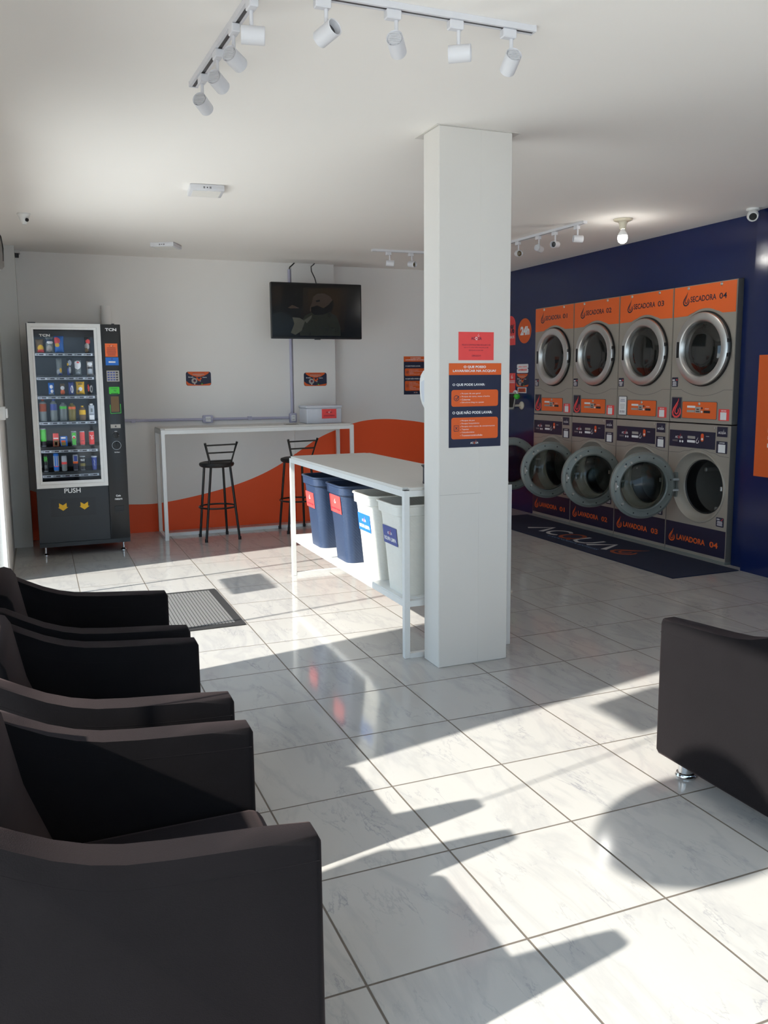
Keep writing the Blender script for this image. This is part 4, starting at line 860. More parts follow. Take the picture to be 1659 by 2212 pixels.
def dryer(k):
    w = MW[k]; z0, z1 = SPLIT + 0.006, MH
    r = empty('tumble_dryer', (MX, YL[k], 0), 'silver and orange tumble dryer marked SECADORA %02d, stacked above its washer' % (k + 1), 'dryer', 'stacked tumble dryers')
    cu, cz = 0.360, 1.708
    def body(b):
        b.box((0.004, z0, -0.60), (w - 0.004, z1, -0.003), 0)
        b.prism(rr(0.006, z0 + 0.002, w - 0.006, z1 - 0.001, 0.012), -0.003, 0.0)
        # shaped seam line under the door
        b.stroke([(0.008, 1.383), (0.135, 1.383)] + [(cu + 0.24 * x, 1.383 - 0.05 * (1 - x * x)) for x in [-0.94 + i * 1.88 / 16 for i in range(17)]] + [(0.60, 1.383), (w - 0.008, 1.383)], 0.003, 0.0006, 'dgrey')
    sub(r, 'cabinet', body, ('silver',))
    def side(b): b.box((w - 0.0035, z0, -0.60), (w - 0.001, z1, -0.004))
    sub(r, 'side_panel', side, ('dgrey',), smooth=False)
    top = [(0.010, 1.977), (0.168, 1.980), (0.205, 1.995)] + [(cu + 0.30 * math.sin(t), 1.735 + 0.293 * math.cos(t)) for t in [-0.42 + i * 0.84 / 10 for i in range(11)]] + [(0.515, 1.995), (0.55, 1.980), (w - 0.010, 1.977), (w - 0.010, z1 - 0.006), (0.010, z1 - 0.006)]
    def head(b):
        b.prism(top, 0.0002, 0.003)
        drop(b, 0.106, 2.062, 0.088, 0.112, 0.0036, b._mi('navy'))
        b.text('SECADORA', 0.196, 2.086, 0.478, 2.132, 0.0036, 'navy', 0.02); b.text('%02d' % (k + 1), 0.510, 2.086, 0.588, 2.132, 0.0036, 'navy', 0.015)
    sub(r, 'header_panel', head, ('orange',), smooth=False)
    for u in (0.172, 0.530): sub(r, 'bolt', lambda b: b.lathe([(0.013, 0.003), (0.013, 0.006), (0.008, 0.011), (0.003, 0.011), (0, 0.009)], Matrix.Translation((u, 2.2, 0)), 18), ('steel',))
    T = Matrix.Translation((cu, cz, 0))
    # door: black rim painted for the shadow gap, bright ring, deep glass
    d = sub(r, 'door', lambda b: b.lathe([(0.292, 0.0007), (0.300, 0.004), (0.298, 0.014), (0.288, 0.016)], T, 64, 'black') and b.lathe([(0.288, 0.010), (0.290, 0.024), (0.285, 0.034), (0.275, 0.038), (0.240, 0.041), (0.228, 0.040), (0.221, 0.034), (0.213, 0.010), (0.210, 0.002)], T, 64, 'steel'), (), angle=40)
    sub(d, 'door_glass', lambda b: b.lathe([(0.2105, 0.002), (0.19, 0.004), (0.175, 0.012), (0.11, 0.017), (0, 0.019)], T, 48), ('dglass',), angle=60)
    sub(d, 'door_handle', lambda b: b.box((cu - 0.262, cz - 0.065, 0.036), (cu - 0.232, cz + 0.065, 0.0425), 0, 0.002, 1), ('black',))
    for dz in (-0.055, 0.055): sub(d, 'hinge', lambda b: b.box((cu + 0.280, cz + dz - 0.014, 0.016), (cu + 0.302, cz + dz + 0.014, 0.034), 0, 0.002, 1), ('black',))
    def warn(b):
        b.prism(rr(0.014, 1.405, 0.086, 1.484, 0.006), 0.0003, 0.001); b.rect(0.020, 1.455, 0.050, 1.466, 0.0014, 'paper'); b.poly([(0.062, 1.458, .0014), (0.082, 1.458, .0014), (0.072, 1.474, .0014)], 'red'); lines(b, 0.020, 1.448, 0.072, 4, 0.010, 0.005, 0.0014, 'paper', k)
    sub(r, 'warning_sticker', warn, ('navy',), smooth=False)
    def logo(b):
        b.prism(rr(0.020, 1.142, 0.143, 1.322, 0.008), 0.0003, 0.0025, 0, 0.0015, 1)
        if k == 2:
            b.rect(0.030, 1.150, 0.133, 1.314, 0.0029, 'paper'); lines(b, 0.045, 1.29, 0.118, 2, 0.014, 0.004, 0.0033, 'blued', 1); lines(b, 0.045, 1.245, 0.118, 4, 0.012, 0.003, 0.0033, 'greyp', 2)
            for q in range(3): b.rect(0.048 + q * 0.025, 1.168, 0.056 + q * 0.025, 1.188, 0.0033, 'navy')
        else:
            b.rect(0.028, 1.149, 0.135, 1.315, 0.0029, 'navy'); drop(b, 0.022, 1.150, 0.128, 0.160, 0.0033, b._mi('red'))
    sub(r, 'logo_plate', logo, ('dgrey',), smooth=False, label='white instruction plate' if k == 2 else 'navy plate with a red drop')
    def ctl(b):
        b.prism(rr(0.150, 1.146, 0.537, 1.288, 0.012), 0.0004, 0.004, 'dgrey'); b.prism(rr(0.154, 1.150, 0.533, 1.284, 0.010), 0.004, 0.0045, 'orange')
        b.prism(rr(0.210, 1.235, 0.302, 1.252, 0.003), 0.0046, 0.0060, 'paper'); b.prism(rr(0.208, 1.198, 0.296, 1.216, 0.003), 0.0046, 0.0060, 'greyp'); b.prism(rr(0.302, 1.196, 0.362, 1.244, 0.003), 0.0046, 0.0064, 'greyp')
        b.rect(0.312, 1.203, 0.352, 1.210, 0.0068, 'mesh'); b.rect(0.318, 1.220, 0.346, 1.228, 0.0068, 'mesh')
        b.disc(0.376, 1.234, 0.009, 0.0052, 'navy', 14); b.disc(0.376, 1.205, 0.009, 0.0052, 'paper', 14); b.prism(rr(0.396, 1.196, 0.466, 1.216, 0.002), 0.0046, 0.006, 'mesh')
        b.text('ACQUA', 0.406, 1.226, 0.452, 1.235, 0.0050, 'paper', 0.02); b.lathe([(0.012, 0.0046), (0.012, 0.008), (0.008, 0.010), (0, 0.010)], Matrix.Translation((0.345, 1.268, 0)), 14, 'steel')
    sub(r, 'control_panel', ctl, (), smooth=False)
    def pay(b): b.prism(rr(0.553, 1.142, 0.664, 1.232, 0.004), 0.0003, 0.001, 'red'); b.rect(0.572, 1.148, 0.636, 1.208, 0.0014, 'paper'); b.text('SECAR', 0.580, 1.214, 0.634, 1.225, 0.0014, 'paper', 0.02)
    sub(r, 'payment_sticker', pay, (), smooth=False)
    return r
def washer(k):
    w = MW[k]; z0, z1 = 0.0, SPLIT - 0.004
    r = empty('washing_machine', (MX, YL[k], 0), 'silver front-load washing machine marked LAVADORA %02d with its round door swung open' % (k + 1), 'washing machine', 'open washing machines')
    cu, cz, R = 0.385, 0.592, 0.228
    su, sz, SR = 0.362, 0.592, 0.298
    def body(b):
        hole_face(b, 0.006, 0.028, w - 0.006, z1 - 0.002, su, sz, SR, 0.0, 0)
        for a, c in (((0.004, 0.028, -0.58), (0.006, z1, 0.0)), ((w - 0.006, 0.028, -0.58), (w - 0.004, z1, 0.0)), ((0.004, z1 - 0.002, -0.58), (w - 0.004, z1, 0.0)), ((0.004, 0.026, -0.58), (w - 0.004, 0.028, 0.0)), ((0.004, 0.026, -0.60), (w - 0.004, z1, -0.58))): b.box(a, c)
        b.stroke([(0.008, 0.857), (0.14, 0.862), (0.20, 0.880)] + [(su + 0.32 * math.sin(t), 0.592 + 0.312 * math.cos(t)) for t in [-0.38 + i * 0.76 / 10 for i in range(11)]] + [(0.53, 0.880), (0.585, 0.862), (w - 0.008, 0.857)], 0.003, 0.0006, 'dgrey')
    sub(r, 'cabinet', body, ('silver',), clean=False)
    sub(r, 'side_panel', lambda b: b.box((w - 0.0035, 0.028, -0.58), (w - 0.001, z1, -0.002)), ('dgrey',), smooth=False)
    # funnel-shaped surround, gasket and drum
    def sur(b):
        P = [(su, SR, 0.0), (su, SR - 0.004, 0.008), (su, SR - 0.014, 0.010), (su + 0.004, SR - 0.028, -0.010), (su + 0.012, 0.255, -0.028), (cu - 0.002, 0.238, -0.034), (cu, R, -0.036), (cu, R - 0.006, -0.05)]
        rings = [[b.v((u + q * math.cos(2 * PI * i / 56), sz + q * math.sin(2 * PI * i / 56), n)) for i in range(56)] for u, q, n in P]
        for A, C in zip(rings, rings[1:]):
            for i in range(56): b.face([A[i], A[(i + 1) % 56], C[(i + 1) % 56], C[i]])
    sub(r, 'surround', sur, ('silver',), angle=50)
    Tc = Matrix.Translation((cu, cz, 0))
    sub(r, 'gasket', lambda b: b.lathe([(R - 0.004, -0.048), (R - 0.016, -0.055), (R - 0.020, -0.13), (R - 0.012, -0.16)], Tc, 48), ('black',))
    sub(r, 'drum', lambda b: b.lathe([(R - 0.012, -0.16), (R - 0.006, -0.155), (R - 0.006, -0.165), (R + 0.015, -0.17), (R + 0.02, -0.52), (R - 0.05, -0.545), (0, -0.55)], Tc, 48), ('drum',))
    def lift(b):
        for a in (0.4, 0.4 + 2 * PI / 3, 0.4 + 4 * PI / 3): b.box((cu + 0.2 * math.cos(a) - 0.02, cz + 0.2 * math.sin(a) - 0.02, -0.5), (cu + 0.2 * math.cos(a) + 0.02, cz + 0.2 * math.sin(a) + 0.02, -0.2), 0, 0.012, 2)
    sub(r, 'drum_paddles', lift, ('drum',))
    sub(r, 'latch', lambda b: b.box((0.606, 0.585, -0.030), (0.624, 0.620, 0.004), 0, 0.003, 1), ('steel',))
    # open door
    a = math.radians(105); h = (0.125, -0.030)      # hinge (u, n)
    hy, hx = -h[0], 0.030 - 0.045
    dv = Vector((-math.sin(a), -math.cos(a), 0)); nv = Vector((dv.y, -dv.x, 0)) * -1
    nv = Vector((-0.2588, -0.9659, 0)) if nv.y > 0 else nv
    c = Vector((hx, hy, 0.585)) + dv * 0.295
    Md = frame(c, -dv, (0, 0, 1), nv)
    b = B('doorgrey', M=Md)
    b.lathe([(0.200, -0.005), (0.200, 0.016), (0.212, 0.022), (0.222, 0.018), (0.262, 0.016), (0.270, 0.008), (0.282, 0.004), (0.284, -0.008), (0.280, -0.030), (0.262, -0.045), (0.215, -0.045), (0.200, -0.035), (0.200, -0.005)], None, 64)
    for q in range(12):
        t = 2 * PI * (q + 0.35) / 12
        if abs(math.sin(t)) > 0.3 or math.cos(t) > 0: b.lathe([(0.0065, 0.0163), (0.0065, 0.0175), (0, 0.0175)], Matrix.Translation((0.243 * math.cos(t), 0.243 * math.sin(t), 0)), 10, 'black')
    d = b.done('door', r, angle=40)
    b = B('wglass', M=Md); b.lathe([(0.199, 0.0), (0.192, 0.03), (0.175, 0.062), (0.14, 0.085), (0.08, 0.097), (0, 0.100)], None, 48); b.done('door_glass', d, angle=60)
    b = B('wglass', M=Md); b.lathe([(0.1995, -0.033), (0.12, -0.03), (0, -0.028)], None, 40); b.done('outer_glass', d, angle=60)
    b = B('greyp', M=Md); b.prism(rr(-0.256, -0.05, -0.230, 0.05, 0.004), 0.0165, 0.020, 'doorgrey'); b.prism([(-0.250, -0.03), (-0.236, -0.03), (-0.236, 0.03), (-0.250, 0.03)], 0.020, 0.024); b.prism([(-0.236, -0.012), (-0.222, 0.0), (-0.236, 0.012)], 0.020, 0.03, 'paper')
    for v in (-0.042, 0.042): b.disc(-0.243, v, 0.005, 0.0205, 'black', 10)
    b.done('door_latch', d, smooth=False)
    for s in (-1, 1):
        b = B('steel', M=Md); b.box((0.262, s * 0.045 - 0.010, -0.012), (0.318, s * 0.045 + 0.010, 0.012), 0, 0.003, 1); b.done('hinge', d)
    b = B('greyp', M=Md)
    for t, rad in ((2.1, 0.225), (2.35, 0.232), (-2.45, 0.232)): b.lathe([(0.012, 0.016), (0.009, 0.026), (0, 0.028)], Matrix.Translation((rad * math.cos(t), rad * math.sin(t), 0)), 14)
    b.done('bumper', d)
    def hp(b): b.prism(rr(0.085, 0.48, 0.125, 0.69, 0.006), -0.004, 0.012, 0, 0.003, 1)
    sub(r, 'hinge_plate', hp, ('doorgrey',))
    def band(b):
        b.prism([(0.008, 0.050), (w - 0.008, 0.050), (w - 0.008, 0.268), (0.008, 0.268)], 0.0003, 0.0018)
        drop(b, 0.040, 0.098, 0.090, 0.110, 0.0024, b._mi('orange2')); b.text('LAVADORA', 0.142, 0.118, 0.470, 0.166, 0.0024, 'orange2', 0.03); b.text('%02d' % (k + 1), 0.520, 0.118, 0.610, 0.166, 0.0024, 'orange2', 0.025)
    sub(r, 'name_band', band, ('navy',), smooth=False)
    sub(r, 'plinth', lambda b: b.box((0.002, 0.0, -0.5), (w - 0.002, 0.026, 0.006), 0, 0.003, 1), ('doorgrey',))
    def ctl(b):
        b.prism([(0.012, 0.908), (0.532, 0.908), (0.532, 1.046), (0.012, 1.046)], 0.0003, 0.002)
        acqua(b, 0.080, 0.978, 0.088, 0.020, 0.0024, b._mi('paper'), b._mi('red')); lines(b, 0.040, 0.963, 0.120, 2, 0.008, 0.003, 0.0024, 'greyp', 4)
        for u in (0.140, 0.168): b.disc(u, 0.954, 0.010, 0.0024, 'paper', 14)
        b.rrect(0.225, 0.982, 0.312, 1.004, 0.004, 0.0024, 'greyp'); b.rrect(0.222, 0.950, 0.312, 0.970, 0.004, 0.0024, 'paper'); drop(b, 0.318, 0.948, 0.040, 0.050, 0.0024, b._mi('paper'), False)
        b.rrect(0.374, 0.966, 0.408, 1.030, 0.015, 0.0024, 'orange2'); b.disc(0.391, 1.010, 0.008, 0.0028, 'red', 12); b.disc(0.391, 0.985, 0.010, 0.0028, 'paper', 12); b.text('ACQUA', 0.430, 1.006, 0.468, 1.013, 0.0024, 'paper', 0.02)
    sub(r, 'control_panel', ctl, ('navy',), smooth=False)
    def lid(b): b.prism(rr(0.540, 1.008, 0.668, 1.100, 0.004), 0.0003, 0.004, 0, 0.002, 1); b.prism([(0.551, 1.015), (0.660, 1.015), (0.660, 1.094), (0.551, 1.094)], 0.0041, 0.0046, 'navy'); acqua(b, 0.564, 1.038, 0.080, 0.018, 0.005, b._mi('paper'), b._mi('paper'))
    s_ = sub(r, 'soap_drawer', lid, ('silver',), smooth=False)
    sub(s_, 'drawer_lock', lambda b: b.lathe([(0.008, 0.0003), (0.008, 0.006), (0, 0.007)], Matrix.Translation((0.525, 1.082, 0)), 14), ('steel',))
    def pay(b): b.prism(rr(0.545, 0.884, 0.660, 0.980, 0.003), 0.0003, 0.001); b.rect(0.566, 0.890, 0.640, 0.955, 0.0014, 'paper'); b.text('LAVAR', 0.574, 0.962, 0.634, 0.973, 0.0014, 'paper', 0.02)
    sub(r, 'payment_sticker', pay, ('navy',), smooth=False)
    def warn(b): b.prism(rr(0.578, 0.298, 0.660, 0.374, 0.008), 0.0003, 0.001); b.text('não', 0.586, 0.352, 0.618, 0.366, 0.0014, 'paper', 0.03); b.stroke([(0.628, 0.358), (0.636, 0.350), (0.652, 0.368)], 0.004, 0.0014, 'red'); lines(b, 0.586, 0.344, 0.650, 4, 0.010, 0.005, 0.0014, 'paper', k)
    sub(r, 'warning_sticker', warn, ('navy',), smooth=False)
    return r
for k in range(4):
    dryer(k); washer(k)

# ------------------------------------------------------------------ stickers and card reader on the navy wall
XW = 5.05
def BW(y, z, x=XW): return (x, y, z), (0, -1, 0), (0, 0, 1), (-1, 0, 0)
f = XW / 4.97
def yz(y, z): return y * f, 1.477 + (z - 1.477) * f
y, z = yz(7.99, 2.002)
b = B('orange2', M=frame(*BW(y, z))); b.lathe([(0.136, 0.0003), (0.136, 0.0012), (0, 0.0012)], None, 48); b.text('24h', -0.085, -0.045, 0.100, 0.050, 0.0018, 'paper', 0.06); tag(b.done('round_sign', smooth=False), 'round orange 24h sign on the navy wall next to the dryers', 'sign')
y, z = yz(8.39, 1.86)
b = B('red', M=frame(*BW(y, z))); pts = [(0, 0), (0.215, 0), (0.215, 0.22)] + arc(0.1075, 0.22, 0.1075, 0, PI, 14)
b.prism(pts, 0.0003, 0.0012); b.text('30%', 0.02, 0.13, 0.19, 0.23, 0.0018, 'navy', 0.03); b.text('CASHBACK', 0.02, 0.075, 0.195, 0.105, 0.0018, 'paper', 0.02); tag(b.done('arched_sign', smooth=False), 'coral arched cashback sign on the navy wall, cut off by the column', 'sign')
y, z = yz(8.137, 1.55)
b = B('paper', M=frame(*BW(y, z))); w, h = 0.235, 0.098
b.prism([(0.01, 0), (w - .01, 0), (w, 0.01), (w, h * .4), (w - .015, h * .5), (w, h * .6), (w, h - .01), (w - .01, h), (.01, h), (0, h - .01), (0, h * .6), (.015, h * .5), (0, h * .4), (0, .01)], 0.0003, 0.0012)
b.text('utilize o cupom', 0.03, 0.056, 0.205, 0.080, 0.0018, 'red', 0.02); b.text('LAVESEQUE', 0.03, 0.020, 0.205, 0.046, 0.0018, 'red', 0.05); tag(b.done('coupon_sticker', smooth=False), 'white ticket-shaped coupon sticker on the navy wall left of the dryers', 'sticker')
y, z = yz(8.154, 1.399)
errado((XW, y, z), (0, -1, 0), (0, 0, 1), (-1, 0, 0), 0.262, 'orange and navy how-to sticker on the navy wall just below the coupon')
y, z = yz(8.118, 1.331)
b = B('paper', M=frame(*BW(y, z))); b.prism([(0, 0), (0.185, 0), (0.185, 0.062), (0, 0.062)], 0.0003, 0.0012); b.rect(0.015, 0.010, 0.170, 0.054, 0.0016, 'orange2'); lines(b, 0.025, 0.048, 0.160, 3, 0.013, 0.006, 0.002, 'purple', 9); tag(b.done('notice', smooth=False), 'small white and orange notice on the navy wall above the card reader', 'notice')
y, z = yz(8.40, 1.334)
b = B('red', M=frame(*BW(y, z))); b.prism([(0, 0), (0.235, 0), (0.235, 0.22), (0, 0.22)], 0.0003, 0.0012); drop(b, 0.14, 0.16, 0.05, 0.05, 0.0018, b._mi('paper')); lines(b, 0.08, 0.135, 0.225, 2, 0.018, 0.008, 0.0018, 'paper', 2); lines(b, 0.09, 0.090, 0.22, 5, 0.017, 0.007, 0.0018, 'orange', 6); tag(b.done('notice', smooth=False), 'coral red notice on the navy wall, cut off by the column edge', 'notice')
y, z = yz(8.40, 1.19)
b = B('paper', M=frame(*BW(y, z))); b.prism([(0, 0), (0.225, 0), (0.225, 0.125), (0, 0.125)], 0.0003, 0.0012); lines(b, 0.06, 0.115, 0.21, 3, 0.02, 0.005, 0.0018, 'greyp', 3); tag(b.done('notice', smooth=False), 'white paper notice half hidden behind the card reader', 'notice')
# card reader on a bracket
y, z = yz(8.022, 1.195)
r = empty('card_reader', (XW, y, z), 'black and white card reader held out on a wall bracket by the column', 'card reader')
b = B('cream', M=frame((0, 0, 0), (0, -1, 0), (0, 0, 1), (-1, 0, 0))); b.lathe([(0.0, 0.0005), (0.045, 0.0005), (0.045, 0.010), (0.035, 0.02), (0.014, 0.024), (0.013, 0.12), (0, 0.12)], None, 24); b.done('wall_mount', r)
b = B('cream'); b.tube([(-0.115, 0, 0), (-0.125, 0.02, 0.015), (-0.13, 0.05, 0.035)], 0.013, 10); b.done('bracket_arm', r)
n = Vector((-0.62, -0.60, 0.50)).normalized()
Mr = axis_frame((-0.135, 0.030, 0.050), n)
b = B('greyp', M=Mr); b.prism(rr(-0.055, -0.10, 0.055, 0.10, 0.012), -0.014, 0.012, 0, 0.004, 2); b.done('casing', r)
b = B('black', M=Mr); b.prism(rr(-0.045, -0.085, 0.045, 0.085, 0.006), 0.0122, 0.015); b.prism(rr(-0.035, 0.045, 0.035, 0.075, 0.003), 0.0151, 0.016, 'mesh'); b.done('keypad', r)
b = B('green', M=Matrix.Translation((-0.07, 0.0, 0.10))); b.lathe([(0, -0.03), (0.02, -0.027), (0.034, -0.01), (0.036, 0.005), (0.028, 0.024), (0.012, 0.032), (0, 0.033)], None, 20); b.done('knob', r)
b = B('paper', M=frame((-0.06, 0.045, 0.12), (0, -1, 0), (0, 0, 1), (-1, 0, 0))); b.tube([(0.04 * math.cos(2 * PI * i / 24), 0.04 * math.sin(2 * PI * i / 24), 0) for i in range(24)], 0.012, 8, closed=True); b.done('ring', r)
# big orange poster at the right edge
b, end = sheet('large_poster', (4.97, 4.757, 0.745), (0, -1, 0), (0, 0, 1), (-1, 0, 0), 1.25, 0.895, 'large plain orange poster on the navy wall at the right edge', 'poster', base='red')
b.rect(0, 0, 1.25, 0.895, 0.0013, 'orange2')
for i in range(3): b.text(('LAVE', 'SEQUE', 'PASSE')[i], 0.115, 0.33 - i * 0.055, 0.30, 0.36 - i * 0.055, 0.0017, 'paper', 0.02)
b.ring(0.15, 0.40, 0.03, 0.006, 0.0017, 'paper', 20)
end()

# ------------------------------------------------------------------ column dispenser
r = empty('soap_dispenser', (1.935, 3.936, 1.325), 'white plastic dispenser on the hidden back of the column, its rim peeking out', 'dispenser')
b = B('white', M=frame((0, 0, 0), (0, 1, 0), (0, 0, 1), (1, 0, 0)))
prof = [(0.0, 0.0), (0.045, 0.0), (0.080, 0.03), (0.100, 0.06), (0.108, 0.10), (0.108, 0.15), (0.096, 0.182), (0.065, 0.205), (0.0, 0.21)]
b.prism(prof, -0.06, 0.07, 0, 0.012, 3); b.done('casing', r)
b = B('boxplastic', M=frame((0, 0, 0), (0, 1, 0), (0, 0, 1), (1, 0, 0))); b.prism([(0.015, 0.03), (0.06, 0.045), (0.078, 0.09), (0.078, 0.145), (0.03, 0.160), (0.015, 0.155)], -0.0612, -0.0602); b.done('side_panel', r, smooth=False)

# ------------------------------------------------------------------ spotlights on rails
def rail(a, c, label):
    a, c = Vector(a), Vector(c); d = (c - a).normalized(); L = (c - a).length
    s = Vector((-d.y, d.x, 0))
    r = empty('track_rail', a, label, 'track rail')
    Mx = frame((0, 0, 0), s, (0, 0, 1), d)
    b = B('spot', M=Mx); b.prism([(-0.0175, -0.020), (-0.007, -0.020), (-0.007, -0.016), (0.007, -0.016), (0.007, -0.020), (0.0175, -0.020), (0.0175, -0.0005), (-0.0175, -0.0005)], 0.004, L - 0.004); b.done('channel', r, smooth=False)
    b = B('spotdark', M=Mx); b.box((-0.0068, -0.0185, 0.005), (0.0068, -0.0162, L - 0.005)); b.done('contact_strip', r, smooth=False)
    for e0, e1 in ((0, 0.004), (L - 0.004, L)):
        b = B('spot', M=Mx); b.box((-0.0185, -0.021, e0), (0.0185, -0.0004, e1)); b.done('end_cap', r, smooth=False)
    return r
rail((0.667, 3.605, ZC), (0.708, 2.69, ZC), 'white ceiling rail running away from the camera at upper left')
rail((0.735, 2.664, ZC), (1.675, 2.662, ZC), 'white ceiling rail running across the top of the picture')
rail((2.955, 7.40, ZC), (3.93, 7.38, ZC), 'small far white ceiling rail left of the column')
rail((3.925, 7.36, ZC), (4.005, 5.59, ZC), 'white ceiling rail right of the column near the bare bulb')
def spot_proto(lit):
    r = empty('spotlight', (0, 0, 0), 'x', 'spotlight')
    b = B('spot'); b.box((-0.026, -0.0145, -0.049), (0.026, 0.0145, -0.0205), 0, 0.003, 1); b.done('adapter', r)
    b = B('spot'); b.cyl((0.012, 0, -0.0495), (0.012, 0, -0.099), 0.0065, seg=12); b.done('stem', r)
    b = B('spot'); R = 0.0275
    b.lathe([(R - 0.004, -0.026), (R, -0.033), (R, 0.040), (R - 0.002, 0.042), (R - 0.004, 0.040), (R - 0.006, 0.018)], None, 32)
    h = b.done('head', r); h.location = (0.012, 0, -0.122)
    b = B('grille'); b.lathe([(R - 0.004, -0.0262), (R - 0.006, -0.0305), (0, -0.0305)], None, 28)
    for q in range(-3, 4): b.box((-0.018, q * 0.0058 - 0.0011, -0.033), (0.018, q * 0.0058 + 0.0011, -0.0306))
    b.done('back_grille', h)
    b = B('spotin' if lit else 'spotdark'); b.lathe([(R - 0.006, 0.018), (R - 0.012, 0.009), (0, 0.007)], None, 24); b.done('lens', h)
    return r
P1 = spot_proto(False); P2 = spot_proto(True); used = set()
def spot(x, y, d, rz, label, group, warm=False):
    p = P2 if warm else P1
    if p.name not in used: o = p; used.add(p.name)
    else: o = copy_tree(p)
    o.location = (x, y, ZC); o.rotation_euler = (0, 0, rz); o['label'] = label; o['group'] = group
    for c in o.children:
        if c.name.startswith('head'):
            dl = Matrix.Rotation(-rz, 3, 'Z') @ Vector(d)
            c.rotation_euler = dl.to_track_quat('Z', 'Y').to_euler()
G1, G2 = 'spotlights on the two near rails', 'spotlights on the far rails'
spot(0.676, 3.455, (0.55, 0.80, -0.25), PI / 2 + 0.04, 'farthest small white spotlight at the end of the left ceiling rail', G1)
spot(0.682, 3.19, (0.60, 0.75, -0.22), PI / 2 + 0.04, 'second white spotlight from the far end of the left ceiling rail', G1)
spot(0.690, 2.955, (0.70, 0.70, -0.20), PI / 2 + 0.04, 'third white spotlight from the far end of the left ceiling rail', G1)
spot(0.700, 2.745, (0.97, -0.25, -0.03), PI / 2 + 0.04, 'white spotlight lying level at the near end of the left ceiling rail', G1)
spot(0.905, 2.664, (0.40, -0.88, 0.25), 0, 'white spotlight with its dark opening facing the camera on the top rail', G1)
spot(1.145, 2.664, (0.50, 0.75, -0.25), 0, 'white spotlight tilted down with grille showing, second along the top rail', G1)
spot(1.372, 2.664, (0.85, -0.55, 0.0), 0, 'white spotlight lying level, third along the top rail', G1)
spot(1.575, 2.664, (0.15, 0.85, -0.40), 0, 'white spotlight pointing down at the right end of the top rail', G1)
spot(3.12, 7.396, (0.9, -0.42, -0.1), 0, 'left small white spotlight on the far rail beyond the television', G2)
spot(3.345, 7.392, (0.35, -0.9, -0.15), 0, 'small spotlight with warm lens on the far rail, right against the column', G2, True)
spot(3.952, 6.76, (-0.2, -0.95, -0.2), -PI / 2, 'small spotlight half hidden by the right edge of the column', G2)
spot(3.962, 6.50, (-0.25, -0.93, -0.15), -PI / 2, 'small spotlight with warm lens facing the camera right of the column', G2, True)
spot(3.975, 6.20, (0.8, 0.5, -0.1), -PI / 2, 'small white spotlight turned side on in the middle of the right rail', G2)
spot(3.988, 5.98, (-0.85, -0.5, -0.1), -PI / 2, 'small white spotlight turned to the left on the right rail', G2)
spot(3.998, 5.69, (0.9, -0.3, -0.05), -PI / 2, 'small white spotlight at the near end of the right rail, closest to the bulb', G2)

# ceiling panels, bulb, cameras
def panel(x, y, rz, label):
    r = empty('ceiling_panel', (x, y, ZC), label, 'ceiling light', 'square ceiling lights', rz)
    b = B('spot'); b.box((-0.105, -0.105, -0.036), (0.105, 0.105, -0.0005), 0, 0.005, 2); f_ = b.done('frame', r)
    b = B('panel'); b.box((-0.085, -0.085, -0.0385), (0.085, 0.085, -0.0362)); b.done('diffuser', r, smooth=False)
    b = B('mesh')
    for u in (-0.022, -0.016, 0.016, 0.022): b.box((u - 0.0018, -0.1056, -0.026), (u + 0.0018, -0.1051, -0.014))
    b.lathe([(0, 0), (0.004, 0), (0.004, 0.0006), (0, 0.0006)], frame((0, -0.1051, -0.02), (1, 0, 0), (0, 0, 1), (0, -1, 0)), 12); b.done('vent_slots', f_, smooth=False)
panel(1.062, 5.452, -0.09, 'square white surface ceiling light, the nearer one above the table')
panel(1.135, 7.70, -0.50, 'square white ceiling light turned askew, near the back wall')
r = empty('bare_bulb', (4.241, 5.44, ZC), 'lit bare bulb in a cream ceramic ceiling socket by the navy wall', 'lamp')
b = B('cream', M=frame((0, 0, 0), (1, 0, 0), (0, -1, 0), (0, 0, -1))); b.lathe([(0, 0.0005), (0.070, 0.0005), (0.071, 0.010), (0.060, 0.016), (0.038, 0.022), (0.028, 0.04), (0.025, 0.075), (0.0, 0.075)], None, 32); b.done('lamp_socket', r)
b = B('cream', M=frame((0, 0, 0), (1, 0, 0), (0, -1, 0), (0, 0, -1))); b.lathe([(0.016, 0.0755), (0.017, 0.085), (0.034, 0.110), (0.036, 0.122)], None, 28, 'paper'); b.lathe([(0.036, 0.122), (0.038, 0.145), (0.031, 0.168), (0.016, 0.180), (0, 0.183)], None, 28, 'bulb'); b.done('bulb', r)
r = empty('security_camera', (-0.005, 6.67, ZC), 'white cone-shaped security camera on the ceiling at upper left', 'camera')
b = B('white', M=frame((0, 0, 0), (1, 0, 0), (0, -1, 0), (0, 0, -1))); b.lathe([(0, 0.0005), (0.045, 0.0005), (0.045, 0.010), (0.040, 0.014), (0.022, 0.062), (0.016, 0.074), (0, 0.077)], None, 28); b.done('housing', r)
b = B('black', M=axis_frame((0.020, -0.026, -0.048), (0.62, -0.72, -0.32))); b.lathe([(0, -0.004), (0.013, -0.004), (0.012, 0.004), (0, 0.003)], None, 20); b.done('lens', r)
r = empty('security_camera', (4.882, 4.80, ZC), 'white ball-shaped security camera where ceiling and navy wall meet', 'camera')
b = B('white', M=frame((0, 0, 0), (1, 0, 0), (0, -1, 0), (0, 0, -1))); b.lathe([(0, 0.0005), (0.045, 0.0005), (0.046, 0.014), (0.03, 0.02), (0, 0.02)], None, 28); b.done('mount', r)
dv = Vector((-0.62, -0.68, -0.40)).normalized()
b = B('white', M=axis_frame((-0.008, -0.008, -0.052), dv)); b.lathe([(0, -0.04), (0.022, -0.036), (0.036, -0.02), (0.041, 0.0), (0.038, 0.022), (0.034, 0.030), (0.026, 0.030)], None, 28); h = b.done('housing', r)
